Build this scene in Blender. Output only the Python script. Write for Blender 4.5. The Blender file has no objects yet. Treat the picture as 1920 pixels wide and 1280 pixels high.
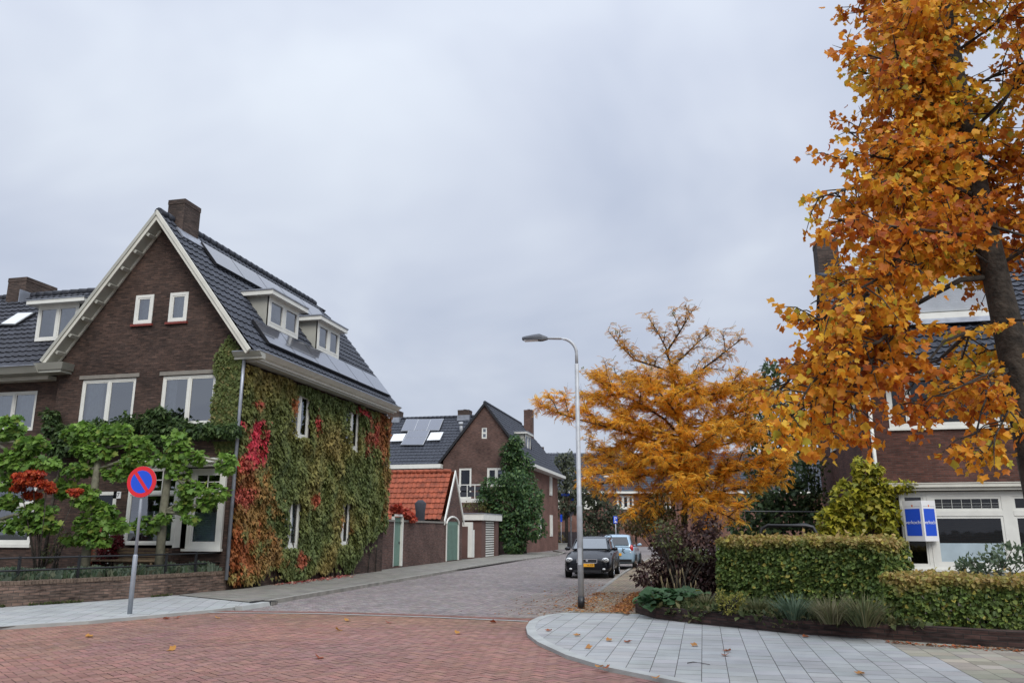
import bpy, bmesh, math, random
import numpy as np
from mathutils import Vector, Matrix, noise as mnoise
R = math.radians
random.seed(7); rng = np.random.default_rng(7)
S = bpy.context.scene
COL = S.collection
# ------------------------------------------------------------------ camera
F_, CX_, CY_, H_ = 1500., 960., 640., 1.65
PITCH = math.atan(356/F_); YAW = math.atan(358/math.hypot(F_, 356))
cam = bpy.data.cameras.new('camera'); co = bpy.data.objects.new('camera', cam); COL.objects.link(co)
co.location = (0, 0, H_); co.rotation_euler = (R(90)+PITCH, 0, YAW)
cam.sensor_width = 36; cam.lens = F_/1920*36; cam.clip_start = .05; cam.clip_end = 3000
S.camera = co
# ------------------------------------------------------------------ world: overcast
SUN_EL, SUN_AZ = R(42), R(150)
W = bpy.data.worlds.new('World'); S.world = W; W.use_nodes = True
nt = W.node_tree; nt.nodes.clear(); N = nt.nodes.new; L = nt.links.new
out = N('ShaderNodeOutputWorld'); bg = N('ShaderNodeBackground'); bg.inputs[1].default_value = .1
sky = N('ShaderNodeTexSky'); sky.sky_type = 'NISHITA'; sky.sun_disc = False; sky.sun_elevation = SUN_EL; sky.sun_rotation = SUN_AZ
sky.air_density = 1.0; sky.dust_density = 2.5
tc = N('ShaderNodeTexCoord'); sep = N('ShaderNodeSeparateXYZ'); L(tc.outputs['Generated'], sep.inputs[0])
# project the view direction on a flat cloud deck: (x, y)/(z+0.25)
ad = N('ShaderNodeMath'); ad.operation = 'ADD'; ad.inputs[1].default_value = .32; L(sep.outputs['Z'], ad.inputs[0])
mx = N('ShaderNodeMath'); mx.operation = 'MAXIMUM'; mx.inputs[1].default_value = .05; L(ad.outputs[0], mx.inputs[0])
dv = N('ShaderNodeVectorMath'); dv.operation = 'DIVIDE'; L(tc.outputs['Generated'], dv.inputs[0])
cb = N('ShaderNodeCombineXYZ')
for i in range(3): L(mx.outputs[0], cb.inputs[i])
L(cb.outputs[0], dv.inputs[1])
n1 = N('ShaderNodeTexNoise'); n1.inputs['Scale'].default_value = 1.5; n1.inputs['Detail'].default_value = 4; n1.inputs['Roughness'].default_value = .5; n1.inputs['Distortion'].default_value = .35
mp = N('ShaderNodeMapping'); mp.inputs['Location'].default_value = (3.1, .7, 0); L(dv.outputs[0], mp.inputs[0]); L(mp.outputs[0], n1.inputs['Vector'])
cr = N('ShaderNodeValToRGB'); e = cr.color_ramp.elements
e[0].position = .32; e[0].color = (.485, .54, .665, 1); e[1].position = .68; e[1].color = (.715, .77, .855, 1)
m_ = cr.color_ramp.elements.new(.5); m_.color = (.59, .64, .75, 1)
L(n1.outputs['Fac'], cr.inputs[0])
zc = N('ShaderNodeFloatCurve'); cv_ = zc.mapping.curves[0]; cv_.points[0].location = (0, .172); cv_.points[1].location = (1, .62)
for q in ((.18, .176), (.4, .195), (.62, .221), (.8, .48)): cv_.points.new(*q)
for q in cv_.points: q.handle_type = 'VECTOR'
zc.mapping.update(); L(sep.outputs['Z'], zc.inputs['Value'])
zr = N('ShaderNodeMath'); zr.operation = 'MULTIPLY'; zr.inputs[1].default_value = 40.; L(zc.outputs[0], zr.inputs[0])
sc_ = N('ShaderNodeVectorMath'); sc_.operation = 'SCALE'; L(cr.outputs[0], sc_.inputs[0]); L(zr.outputs[0], sc_.inputs['Scale'])
mixw = N('ShaderNodeMix'); mixw.data_type = 'RGBA'; mixw.inputs[0].default_value = .93
L(sky.outputs[0], mixw.inputs[6]); L(sc_.outputs[0], mixw.inputs[7])
L(mixw.outputs[2], bg.inputs[0]); L(bg.outputs[0], out.inputs[0])
sun = bpy.data.lights.new('sun', 'SUN'); sun.energy = 1.5; sun.angle = R(30); sun.color = (1, .96, .9)
so = bpy.data.objects.new('sun', sun); COL.objects.link(so); so.rotation_euler = (R(90)-SUN_EL, 0, R(180)-SUN_AZ)
S.view_settings.view_transform = 'Standard'; S.view_settings.look = 'None'; S.view_settings.exposure = .51; S.view_settings.gamma = 1
S.cycles.max_bounces = 8; S.cycles.transparent_max_bounces = 12
# ------------------------------------------------------------------ helpers
FWD = np.array([-math.sin(YAW), math.cos(YAW), 0]); RGT = np.array([math.cos(YAW), math.sin(YAW), 0])
def ray(px, py):
    x = px-CX_; y = CY_-py
    u = y*math.cos(PITCH)+F_*math.sin(PITCH); f = F_*math.cos(PITCH)-y*math.sin(PITCH)
    return f*FWD+x*RGT+np.array([0, 0, u])
EYE = np.array([0, 0, H_])
def at(px, py, X=None, Y=None, Z=None):        # point of the world where a sight line meets a plane
    r = ray(px, py)
    t = X/r[0] if X is not None else Y/r[1] if Y is not None else (Z-H_)/r[2]
    return EYE+r*t
def on(px, py, p0, n):
    r = ray(px, py); n = np.array(n, float)
    return EYE+r*(np.dot(np.array(p0)-EYE, n)/np.dot(r, n))
def A(*v): return np.array(v, float)
def unit(v): v = np.asarray(v, float); return v/np.linalg.norm(v)

def nodes(name):
    m = bpy.data.materials.new(name); m.use_nodes = True
    t = m.node_tree; b = t.nodes['Principled BSDF']
    return m, t, b
def P(name, col, rough=.6, metal=0., var=.12, vs=2.5, bump=0., bs=60., spec=.5, coat=0.):
    m, t, b = nodes(name)
    b.inputs['Roughness'].default_value = rough; b.inputs['Metallic'].default_value = metal
    b.inputs['Specular IOR Level'].default_value = spec; b.inputs['Coat Weight'].default_value = coat
    tc = t.nodes.new('ShaderNodeTexCoord'); n = t.nodes.new('ShaderNodeTexNoise'); n.inputs['Scale'].default_value = vs; n.inputs['Detail'].default_value = 5
    t.links.new(tc.outputs['Object'], n.inputs['Vector'])
    mr = t.nodes.new('ShaderNodeMapRange'); mr.inputs['From Min'].default_value = .3; mr.inputs['From Max'].default_value = .7
    mr.inputs['To Min'].default_value = 1-var; mr.inputs['To Max'].default_value = 1+var; t.links.new(n.outputs['Fac'], mr.inputs['Value'])
    s = t.nodes.new('ShaderNodeVectorMath'); s.operation = 'SCALE'; s.inputs[0].default_value = col[:3]; t.links.new(mr.outputs[0], s.inputs['Scale'])
    t.links.new(s.outputs[0], b.inputs['Base Color'])
    if bump:
        n2 = t.nodes.new('ShaderNodeTexNoise'); n2.inputs['Scale'].default_value = bs; n2.inputs['Detail'].default_value = 4; t.links.new(tc.outputs['Object'], n2.inputs['Vector'])
        bp = t.nodes.new('ShaderNodeBump'); bp.inputs['Strength'].default_value = bump; bp.inputs['Distance'].default_value = .02
        t.links.new(n2.outputs['Fac'], bp.inputs['Height']); t.links.new(bp.outputs[0], b.inputs['Normal'])
    return m
def brick(name, c1, c2, mortar, bw=.22, rh=.066, ms=.007, stain=.3, rough=.85, bump=.5):
    m, t, b = nodes(name); n = t.nodes.new; l = t.links.new
    uv = n('ShaderNodeUVMap'); br = n('ShaderNodeTexBrick'); br.inputs['Scale'].default_value = 1
    br.inputs['Brick Width'].default_value = bw; br.inputs['Row Height'].default_value = rh; br.inputs['Mortar Size'].default_value = ms; br.inputs['Mortar Smooth'].default_value = .2
    br.inputs['Color1'].default_value = (*c1, 1); br.inputs['Color2'].default_value = (*c2, 1); br.inputs['Mortar'].default_value = (*mortar, 1)
    no = n('ShaderNodeTexNoise'); no.inputs['Scale'].default_value = 9; no.inputs['Detail'].default_value = 3
    mpn = n('ShaderNodeMapping'); mpn.inputs['Scale'].default_value = (.45, 2.6, 1); l(uv.outputs[0], mpn.inputs[0]); l(mpn.outputs[0], no.inputs['Vector'])
    n2 = n('ShaderNodeTexNoise'); n2.inputs['Scale'].default_value = .7; n2.inputs['Detail'].default_value = 6; l(uv.outputs[0], n2.inputs['Vector'])
    l(uv.outputs[0], br.inputs['Vector'])
    a = n('ShaderNodeMath'); a.operation = 'ADD'; l(no.outputs['Fac'], a.inputs[0]); l(n2.outputs['Fac'], a.inputs[1])
    mr = n('ShaderNodeMapRange'); mr.inputs['From Min'].default_value = .7; mr.inputs['From Max'].default_value = 1.3; mr.inputs['To Min'].default_value = 1-stain*1.9; mr.inputs['To Max'].default_value = 1+stain*2.6
    l(a.outputs[0], mr.inputs['Value'])
    s = n('ShaderNodeVectorMath'); s.operation = 'SCALE'; l(br.outputs['Color'], s.inputs[0]); l(mr.outputs[0], s.inputs['Scale']); l(s.outputs[0], b.inputs['Base Color'])
    bp = n('ShaderNodeBump'); bp.inputs['Strength'].default_value = bump; bp.inputs['Distance'].default_value = .012; bp.invert = True
    l(br.outputs['Fac'], bp.inputs['Height']); l(bp.outputs[0], b.inputs['Normal']); b.inputs['Roughness'].default_value = rough
    b.inputs['Specular IOR Level'].default_value = .25
    return m
def leafmat(name, rough=.55, trans=.3, spec=.3):
    m, t, b = nodes(name); n = t.nodes.new; l = t.links.new
    at_ = n('ShaderNodeAttribute'); at_.attribute_name = 'col'
    l(at_.outputs['Color'], b.inputs['Base Color']); b.inputs['Roughness'].default_value = rough; b.inputs['Specular IOR Level'].default_value = spec
    if trans:
        tr = n('ShaderNodeBsdfTranslucent'); l(at_.outputs['Color'], tr.inputs['Color'])
        mi = n('ShaderNodeMixShader'); mi.inputs[0].default_value = trans; l(b.outputs[0], mi.inputs[1]); l(tr.outputs[0], mi.inputs[2])
        l(mi.outputs[0], t.nodes['Material Output'].inputs['Surface'])
    return m
def pavemat(name, rough=.8, bump=.3, stain=.22, ss=.5):
    m, t, b = nodes(name); n = t.nodes.new; l = t.links.new
    a = n('ShaderNodeAttribute'); a.attribute_name = 'col'; tc = n('ShaderNodeTexCoord')
    no = n('ShaderNodeTexNoise'); no.inputs['Scale'].default_value = ss; no.inputs['Detail'].default_value = 8; no.inputs['Roughness'].default_value = .62; l(tc.outputs['Object'], no.inputs['Vector'])
    mr = n('ShaderNodeMapRange'); mr.inputs['From Min'].default_value = .3; mr.inputs['From Max'].default_value = .7; mr.inputs['To Min'].default_value = 1-stain; mr.inputs['To Max'].default_value = 1+stain; l(no.outputs['Fac'], mr.inputs['Value'])
    s = n('ShaderNodeVectorMath'); s.operation = 'SCALE'; l(a.outputs['Color'], s.inputs[0]); l(mr.outputs[0], s.inputs['Scale']); l(s.outputs[0], b.inputs['Base Color'])
    n2 = n('ShaderNodeTexNoise'); n2.inputs['Scale'].default_value = 90; l(tc.outputs['Object'], n2.inputs['Vector'])
    bp = n('ShaderNodeBump'); bp.inputs['Strength'].default_value = bump; bp.inputs['Distance'].default_value = .01; l(n2.outputs['Fac'], bp.inputs['Height']); l(bp.outputs[0], b.inputs['Normal'])
    b.inputs['Roughness'].default_value = rough; b.inputs['Specular IOR Level'].default_value = .3
    return m
def glassmat(name, ior=2.0, tint=(.75, .8, .82)):
    m, t, b = nodes(name); n = t.nodes.new; l = t.links.new
    tr = n('ShaderNodeBsdfTransparent'); tr.inputs[0].default_value = (*tint, 1)
    gl = n('ShaderNodeBsdfGlossy'); gl.inputs['Roughness'].default_value = .02; gl.inputs['Color'].default_value = (.9, .93, 1, 1)
    fr = n('ShaderNodeFresnel'); fr.inputs['IOR'].default_value = ior
    no = n('ShaderNodeTexNoise'); no.inputs['Scale'].default_value = 1.3; tc = n('ShaderNodeTexCoord'); l(tc.outputs['Object'], no.inputs['Vector'])
    bp = n('ShaderNodeBump'); bp.inputs['Strength'].default_value = .05; bp.inputs['Distance'].default_value = .05; l(no.outputs['Fac'], bp.inputs['Height']); l(bp.outputs[0], gl.inputs['Normal'])
    mi = n('ShaderNodeMixShader'); l(fr.outputs[0], mi.inputs[0]); l(tr.outputs[0], mi.inputs[1]); l(gl.outputs[0], mi.inputs[2]); l(mi.outputs[0], t.nodes['Material Output'].inputs['Surface'])
    return m

M = dict(
 brick_dark=brick('brick_dark', (.042, .028, .023), (.078, .048, .037), (.034, .027, .024), stain=.3),
 brick_wall=brick('brick_wall', (.085, .062, .05), (.15, .10, .078), (.06, .05, .043), stain=.4),
 brick_two=brick('brick_two', (.068, .036, .030), (.112, .058, .045), (.105, .085, .075), ms=.009, stain=.25),
 brick_side=brick('brick_side', (.135, .068, .052), (.185, .092, .07), (.10, .075, .065), stain=.2),
 brick_red=brick('brick_red', (.058, .026, .020), (.098, .040, .030), (.062, .047, .042), stain=.22),
 brick_chim=brick('brick_chim', (.05, .037, .032), (.085, .06, .05), (.04, .035, .03), stain=.3),
 brick_low=brick('brick_low', (.034, .021, .019), (.060, .034, .029), (.028, .024, .022), stain=.4),
 tile=P('roof_tile', (.040, .045, .058), rough=.6, var=.28, vs=5, bump=.12, bs=30, spec=.28),
 tile_row=P('roof_tile_row', (.034, .036, .045), rough=.6, var=.35, vs=4, bump=.15, bs=30, spec=.28),
 tile_orange=P('roof_tile_orange', (.26, .062, .028), rough=.8, var=.4, vs=3, bump=.15, bs=30),
 white=P('white_paint', (.66, .66, .61), rough=.45, var=.06, vs=3),
 cream=P('cream_paint', (.58, .57, .50), rough=.5, var=.08, vs=2),
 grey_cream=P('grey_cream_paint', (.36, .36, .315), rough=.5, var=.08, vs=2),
 stone=P('stone_lintel', (.20, .185, .16), rough=.8, var=.15, vs=4),
 red_sill=P('red_sill', (.19, .035, .025), rough=.5),
 lead=P('lead', (.28, .30, .34), rough=.45, metal=.4, var=.2, vs=3),
 zinc=P('zinc_pipe', (.30, .32, .36), rough=.45, metal=.5, var=.2, vs=4),
 solar=P('solar_glass', (.03, .036, .055), rough=.16, var=.1, vs=1, spec=1., coat=1.),
 black_frame=P('black_frame', (.012, .012, .014), rough=.4),
 black_metal=P('black_metal', (.012, .013, .015), rough=.45, var=.2),
 galv=P('galvanised', (.40, .42, .44), rough=.5, metal=.15, var=.14, vs=6),
 galv_sign=P('galvanised_sign', (.30, .33, .37), rough=.5, metal=.3, var=.12, vs=6),
 lamp_head=P('lamp_head', (.07, .075, .085), rough=.5, metal=.3),
 glass=glassmat('window_glass', 2.9), glass_dark=glassmat('window_glass_dark', 1.6, (.45, .47, .5)),
 curtain=P('curtain', (.7, .72, .74), rough=.9, var=.1, vs=8), blind=P('blind', (.62, .74, .78), rough=.8, var=.06),
 door=P('orange_door', (.22, .055, .022), rough=.5, var=.25, vs=6), green_door=P('green_door', (.12, .21, .165), rough=.55, var=.12, vs=5, bump=.1, bs=20),
 kerb=P('kerb_concrete', (.31, .32, .305), rough=.8, var=.12, vs=3, bump=.2), kerb_old=P('kerb_old', (.22, .21, .185), rough=.9, var=.3, vs=3, bump=.3),
 soil=P('soil', (.045, .033, .022), rough=1, var=.4, vs=4, bump=.8, bs=15), joint=P('paving_joint', (.06, .05, .045), rough=1, var=.3, vs=3),
 groundm=P('ground', (.10, .10, .085), rough=1, var=.3, vs=.3),
 leaf=leafmat('leaf', .5, .4), leaf_dull=leafmat('leaf_dull', .65, .3), leaf_gold=leafmat('leaf_gold', .55, .5),
 bark=P('bark', (.040, .034, .027), rough=.95, var=.75, vs=9, bump=1., bs=26), bark_plane=P('bark_plane', (.16, .155, .11), rough=.85, var=.3, vs=9, bump=.3, bs=20), bark_dark=P('bark_dark', (.035, .024, .018), rough=.95, var=.3, vs=8, bump=.5),
 pave=pavemat('paving', stain=.15), tilep=pavemat('tiles', .8, .3, .16, 1.1),
 sign_red=P('sign_red', (.60, .016, .026), rough=.4, var=.03), sign_blue=P('sign_blue', (.008, .07, .58), rough=.4, var=.03), board_blue=P('board_blue', (.01, .075, .56), rough=.45, var=.03),
 plate=P('plate_yellow', (.75, .36, .015), rough=.5, var=.03), ink=P('ink', (.01, .01, .012), rough=.5), letter=P('letter_white', (.75, .75, .75), rough=.5, var=.02), orange_ink=P('orange_ink', (.6, .12, .03), rough=.5),
 wood=P('bench_wood', (.13, .09, .05), rough=.75, var=.3, vs=9), rubber=P('rubber', (.012, .012, .013), rough=.8), chrome=P('chrome', (.6, .61, .63), rough=.2, metal=.9, var=.04),
 car_black=P('car_black', (.005, .006, .009), rough=.25, var=.05, spec=.25, coat=.2), car_blue=P('car_blue', (.29, .42, .53), rough=.28, metal=.1, var=.05, coat=.7), car_glass=P('car_glass', (.02, .026, .03), rough=.06, spec=1., coat=.6),
 car_screen=P('car_screen', (.045, .06, .068), rough=.08, spec=1., coat=.8), lens=P('lens', (.62, .64, .64), rough=.2, spec=.8, coat=.5), red_lens=P('red_lens', (.45, .015, .015), rough=.2, coat=.6),
 fabric=P('dark_fabric', (.035, .038, .048), rough=.9, var=.15, vs=6), shutter=P('roller_shutter', (.55, .58, .62), rough=.5, var=.06),
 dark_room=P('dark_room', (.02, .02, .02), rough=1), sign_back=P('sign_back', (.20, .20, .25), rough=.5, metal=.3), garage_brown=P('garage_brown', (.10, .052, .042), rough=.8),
)

class MB:
    def __init__(s): s.v = []; s.f = []; s.sm = []
    def add(s, pts, faces, smooth=False):
        b = len(s.v); s.v += [tuple(map(float, p)) for p in pts]
        for f in faces: s.f.append([b+i for i in f]); s.sm.append(smooth)
        return s
    def quad(s, a, b, c, d): return s.add([a, b, c, d], [(0, 1, 2, 3)])
    def hexa(s, p): return s.add(p, [(3, 2, 1, 0), (4, 5, 6, 7), (0, 1, 5, 4), (1, 2, 6, 5), (2, 3, 7, 6), (3, 0, 4, 7)])
    def box(s, x0, x1, y0, y1, z0, z1):
        return s.hexa([(x0, y0, z0), (x1, y0, z0), (x1, y1, z0), (x0, y1, z0), (x0, y0, z1), (x1, y0, z1), (x1, y1, z1), (x0, y1, z1)])
    def fbox(s, O, u, v, n, u0, u1, v0, v1, d0, d1):     # box in a frame (u right, v up, n out)
        O, u, v, n = map(np.asarray, (O, u, v, n)); p = []
        for d in (d0, d1):
            for a, b in ((u0, v0), (u1, v0), (u1, v1), (u0, v1)): p.append(O+u*a+v*b+n*d)
        return s.hexa(p)
    def prism(s, pts, ext):
        n = len(pts); pts = [np.asarray(p, float) for p in pts]; e_ = np.asarray(ext, float)
        return s.add(pts+[p+e_ for p in pts], [tuple(range(n))[::-1], tuple(range(n, 2*n))]+[(i, (i+1) % n, (i+1) % n+n, i+n) for i in range(n)])
    def tube(s, pts, rad, sides=8, cap=True):
        pts = [np.asarray(p, float) for p in pts]; n = len(pts)
        if not hasattr(rad, '__len__'): rad = [rad]*n
        ref = None; V = []
        for i, p in enumerate(pts):
            t = unit(pts[min(i+1, n-1)]-pts[max(i-1, 0)])
            if ref is None: ref = A(1, 0, 0) if abs(t[0]) < .8 else A(0, 1, 0)
            a = unit(np.cross(t, ref)); b = np.cross(t, a); ref = -np.cross(t, a) if False else ref
            if abs(np.dot(t, ref)) > .95: ref = A(0, 1, 0) if abs(t[1]) < .8 else A(0, 0, 1)
            for k in range(sides):
                th = 2*math.pi*k/sides; V.append(p+rad[i]*(math.cos(th)*a+math.sin(th)*b))
        Fc = [(i*sides+k, i*sides+(k+1) % sides, (i+1)*sides+(k+1) % sides, (i+1)*sides+k) for i in range(n-1) for k in range(sides)]
        s.add(V, Fc, True)
        if cap:
            b = len(s.v)-n*sides
            s.f.append([b+k for k in range(sides)][::-1]); s.sm.append(False); s.f.append([b+(n-1)*sides+k for k in range(sides)]); s.sm.append(False)
        return s
    def disc(s, c, u, v, r, th, seg=32, r_in=0):          # thick disc, u x v is its front
        n = unit(np.cross(u, v)); c = np.asarray(c, float); ring = [c+r*(math.cos(2*math.pi*k/seg)*u+math.sin(2*math.pi*k/seg)*v) for k in range(seg)]
        if not r_in: return s.prism(ring, n*th)
        inn = [c+r_in*(math.cos(2*math.pi*k/seg)*u+math.sin(2*math.pi*k/seg)*v) for k in range(seg)]
        V = ring+inn+[p+n*th for p in ring]+[p+n*th for p in inn]; Fc = []
        for k in range(seg):
            j = (k+1) % seg
            Fc += [(2*seg+k, 2*seg+j, 3*seg+j, 3*seg+k), (k, j, 2*seg+j, 2*seg+k), (seg+j, seg+k, 3*seg+k, 3*seg+j), (j, k, seg+k, seg+j)]
        return s.add(V, Fc)
    def build(s, name, mat, parent=None, local=False, recalc=False, sub=0):
        me = bpy.data.meshes.new(name); v = np.array(s.v, float).reshape(-1, 3)
        if parent is not None and not local: v = v-origin(parent)
        me.from_pydata(v.tolist(), [], s.f); me.polygons.foreach_set('use_smooth', s.sm)
        if recalc:
            bm = bmesh.new(); bm.from_mesh(me); bmesh.ops.remove_doubles(bm, verts=bm.verts, dist=.0005); bmesh.ops.recalc_face_normals(bm, faces=bm.faces); bm.to_mesh(me); bm.free()
        auto_uv(me); me.materials.append(M[mat] if isinstance(mat, str) else mat)
        o = bpy.data.objects.new(name, me); COL.objects.link(o)
        if parent is not None: o.parent = parent
        if sub: md = o.modifiers.new('sub', 'SUBSURF'); md.levels = sub; md.render_levels = sub
        return o
def origin(o):
    l = np.zeros(3)
    while o is not None: l = l+np.array(o.location); o = o.parent
    return l
def auto_uv(me):
    uv = me.uv_layers.new(name='UVMap'); n = len(me.loops); co = np.empty(len(me.vertices)*3); me.vertices.foreach_get('co', co); co = co.reshape(-1, 3)
    out = np.empty((n, 2))
    for p in me.polygons:
        nn = np.array(p.normal)
        if abs(nn[2]) > .97: t = A(1, 0, 0); b = A(0, 1, 0)
        else: t = unit(np.cross((0, 0, 1), nn)); b = np.cross(nn, t)
        idx = list(p.loop_indices)
        for li in idx:
            c = co[me.loops[li].vertex_index]; out[li] = (c@t, c@b)
    uv.data.foreach_set('uv', out.ravel())
def tag(o, label=None, cat=None, group=None, kind=None):
    if label: o['label'] = label
    if cat: o['category'] = cat
    if group: o['group'] = group
    if kind: o['kind'] = kind
    return o
def thing(name, label, cat, loc=(0, 0, 0), group=None, rz=0):
    o = bpy.data.objects.new(name, None); COL.objects.link(o); o.location = tuple(map(float, loc)); o.rotation_euler = (0, 0, rz); o.empty_display_size = .2
    return tag(o, label, cat, group)
def struct(o): o['kind'] = 'structure'; return o
def text(s, name, mat, parent, O, u, v, size, align='CENTER', local=False, depth=.002):
    cu = bpy.data.curves.new('t', 'FONT'); cu.body = s; cu.size = size; cu.align_x = align; cu.align_y = 'CENTER'; cu.extrude = depth
    ob = bpy.data.objects.new('t', cu); me = bpy.data.meshes.new_from_object(ob); bpy.data.objects.remove(ob)
    n = np.cross(u, v); off = np.zeros(3) if local else origin(parent)
    for vv in me.vertices: vv.co = Vector(np.asarray(O)-off+np.asarray(u)*vv.co.x+np.asarray(v)*vv.co.y+n*vv.co.z)
    me.name = name; me.materials.clear(); me.materials.append(M[mat]); o = bpy.data.objects.new(name, me); COL.objects.link(o); o.parent = parent
    return o

# ---- leaf clouds: one mesh of many small leaves
def tmpl(pts, faces): return np.array(pts, float), faces
T_OVAL = tmpl([(0, 0, 0), (.3, .45, .1), (0, 1, 0), (-.3, .45, .1)], [(0, 1, 2), (0, 2, 3)])
T_BROAD = tmpl([(0, 0, 0), (.36, .3, .1), (.3, .7, .1), (0, 1, -.08), (-.3, .7, .1), (-.36, .3, .1), (0, .5, 0)], [(0, 1, 6), (1, 2, 6), (2, 3, 6), (3, 4, 6), (4, 5, 6), (5, 0, 6)])
T_TULIP = tmpl([(0, 0, 0), (.34, .04, .14), (.50, .34, .22), (.34, .52, .12), (.40, .92, .10), (0, .74, -.06), (-.42, .90, .02), (-.36, .52, .10), (-.54, .34, .26), (-.34, .04, .12)], [(0, 1, 2, 3, 4, 5), (0, 5, 6, 7, 8, 9)])
T_LOBED = tmpl([(0, .05, 0), (.34, -.06, .06), (.56, .36, .12), (.28, .46, .05), (0, 1, -.1), (-.28, .46, .05), (-.56, .36, .12), (-.34, -.06, .06)], [(0, 1, 2, 3, 4), (0, 4, 5, 6, 7)])
T_PLANE = tmpl([(0, 0, 0), (.26, -.1, .05), (.6, .12, .12), (.42, .34, .06), (.62, .62, .14), (.26, .64, .04), (0, 1, -.06), (-.26, .64, .04), (-.62, .62, .14), (-.42, .34, .06), (-.6, .12, .12), (-.26, -.1, .05)], [(0, 1, 2, 3, 4, 5, 6), (0, 6, 7, 8, 9, 10, 11)])
T_BLADE = tmpl([(-.02, 0, 0), (.02, 0, 0), (.022, .5, .1), (0, 1, .38), (-.022, .5, .1)], [(0, 1, 2, 4), (4, 2, 3)])
def _spray(n=6, w=.065, l=.27, droop=.34):
    v = []; f = []
    for i in range(n):
        y = (i+.6)/n; z = -droop*y*y
        for sx in (-1, 1):
            b = len(v); dx = l*(1-.35*abs(y-.4)); 
            v += [(0, y-w*.3, z), (sx*dx*.55, y+.06-w, z-.02), (sx*dx, y+.16, z-.10), (sx*dx*.5, y+.07+w, z-.02)]; f.append((b, b+1, b+2, b+3))
    b = len(v); v += [(-.006, 0, 0), (.006, 0, 0), (.004, .55, -droop*.3), (-.004, .55, -droop*.3), (0, 1, -droop)]; f += [(b, b+1, b+2, b+3), (b+3, b+2, b+4)]
    return tmpl(v, f)
T_SPRAY = _spray()
T_FROND = _spray(5, .09, .36, .35)
def leaves(name, pos, axis, nrm, size, col, T, mat, parent=None, kind=None):
    pos = np.asarray(pos, float); n = len(pos); axis = axis/np.linalg.norm(axis, axis=1, keepdims=True)
    b = np.cross(axis, nrm); bl = np.linalg.norm(b, axis=1, keepdims=True); bl[bl < 1e-6] = 1; b = b/bl; nn = np.cross(b, axis)
    tv, tf = T; k = len(tv); size = np.asarray(size, float).reshape(-1, 1, 1)
    V = pos[:, None, :]+size*(tv[None, :, 0:1]*b[:, None, :]+tv[None, :, 1:2]*axis[:, None, :]+tv[None, :, 2:3]*nn[:, None, :])
    V = V.reshape(-1, 3)
    if parent is not None: V = V-origin(parent)
    fl = np.concatenate([np.array(f) for f in tf]); fs = np.array([len(f) for f in tf]); nl = len(fl)
    loops = (fl[None, :]+(np.arange(n)*k)[:, None]).ravel().astype(np.int32)
    tot = np.tile(fs, n).astype(np.int32); start = np.concatenate([[0], np.cumsum(tot)[:-1]]).astype(np.int32)
    me = bpy.data.meshes.new(name); me.vertices.add(len(V)); me.vertices.foreach_set('co', V.ravel().astype(np.float32))
    me.loops.add(len(loops)); me.loops.foreach_set('vertex_index', loops); me.polygons.add(len(tot)); me.polygons.foreach_set('loop_start', start)
    me.update(calc_edges=True)
    ca = me.color_attributes.new('col', 'FLOAT_COLOR', 'POINT'); c4 = np.ones((n, k, 4), np.float32); c4[:, :, :3] = np.clip(col, 0, 1)[:, None, :]; ca.data.foreach_set('color', c4.ravel())
    me.materials.append(M[mat]); o = bpy.data.objects.new(name, me); COL.objects.link(o)
    if parent is not None: o.parent = parent
    if kind: o['kind'] = kind
    return o
def rv(n): v = rng.normal(size=(n, 3)); return v/np.linalg.norm(v, axis=1, keepdims=True)
def pal(cols, n, jit=.18, w=None):
    cols = np.array(cols, float); i = rng.choice(len(cols), n, p=w); return cols[i]*(1+rng.uniform(-jit, jit, (n, 1)))
def vn(p, s, seed=0): return np.array([mnoise.noise(Vector((q[0]*s+seed, q[1]*s+seed*1.7, q[2]*s))) for q in p])
def ell(c, r, n, shell=.5):                                # points in an uneven ellipsoid, denser near its surface
    d = rv(n); rad = np.maximum(rng.random(n)**(1/3.), 0); rad = shell+(1-shell)*rad if shell else rad
    rad = rad*(.85+.35*vn(d*1.0+np.array(c)*.37, 1.7, 3.1)); return np.array(c)+d*rad[:, None]*np.array(r), d
def hang(n, d, droop=.8, rnd=.6):                          # leaf axes that hang outward and down, normals that face out and up
    ax = d*.6+A(0, 0, -droop)+rv(n)*rnd; nr = d*.7+A(0, 0, .5)+rv(n)*.5; return ax, nr

# ---- roofs: courses of wavy tiles
def tile_roof(name, mat, parent, O, u, s, n, Lu, Ls, pitch=.26, rh=.34, amp=.022, lift=.04, ulim=None):
    O, u, s, n = map(lambda q: np.asarray(q, float), (O, u, s, n)); seg = 6
    nu = int(round(Lu/pitch))*seg; us = np.linspace(0, Lu, nu+1); ph = (us/pitch) % 1
    prof = amp*np.where(ph < .36, np.sin(ph/.36*math.pi)*1.25, -.5*np.sin((ph-.36)/.64*math.pi))
    nr = max(1, int(round(Ls/rh))); rows = []
    for r_ in range(nr):
        rows.append((Ls*r_/nr-.02, lift)); rows.append((Ls*(r_+1)/nr, .0))
    V = []; jit = rng.uniform(-.004, .004, (len(rows), len(us)))
    for ri, (sv, lf) in enumerate(rows):
        uu = us
        if ulim: a, b = ulim(sv); uu = np.clip(us, a, b)
        V.append(O+uu[:, None]*u+sv*s+(prof+lf+jit[ri])[:, None]*n)
    V = np.concatenate(V); w = len(us); mb = MB()
    Fc = [(r_*w+i, r_*w+i+1, (r_+1)*w+i+1, (r_+1)*w+i) for r_ in range(len(rows)-1) for i in range(nu)]
    mb.add(V, Fc); return mb.build(name, mat, parent)
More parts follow.
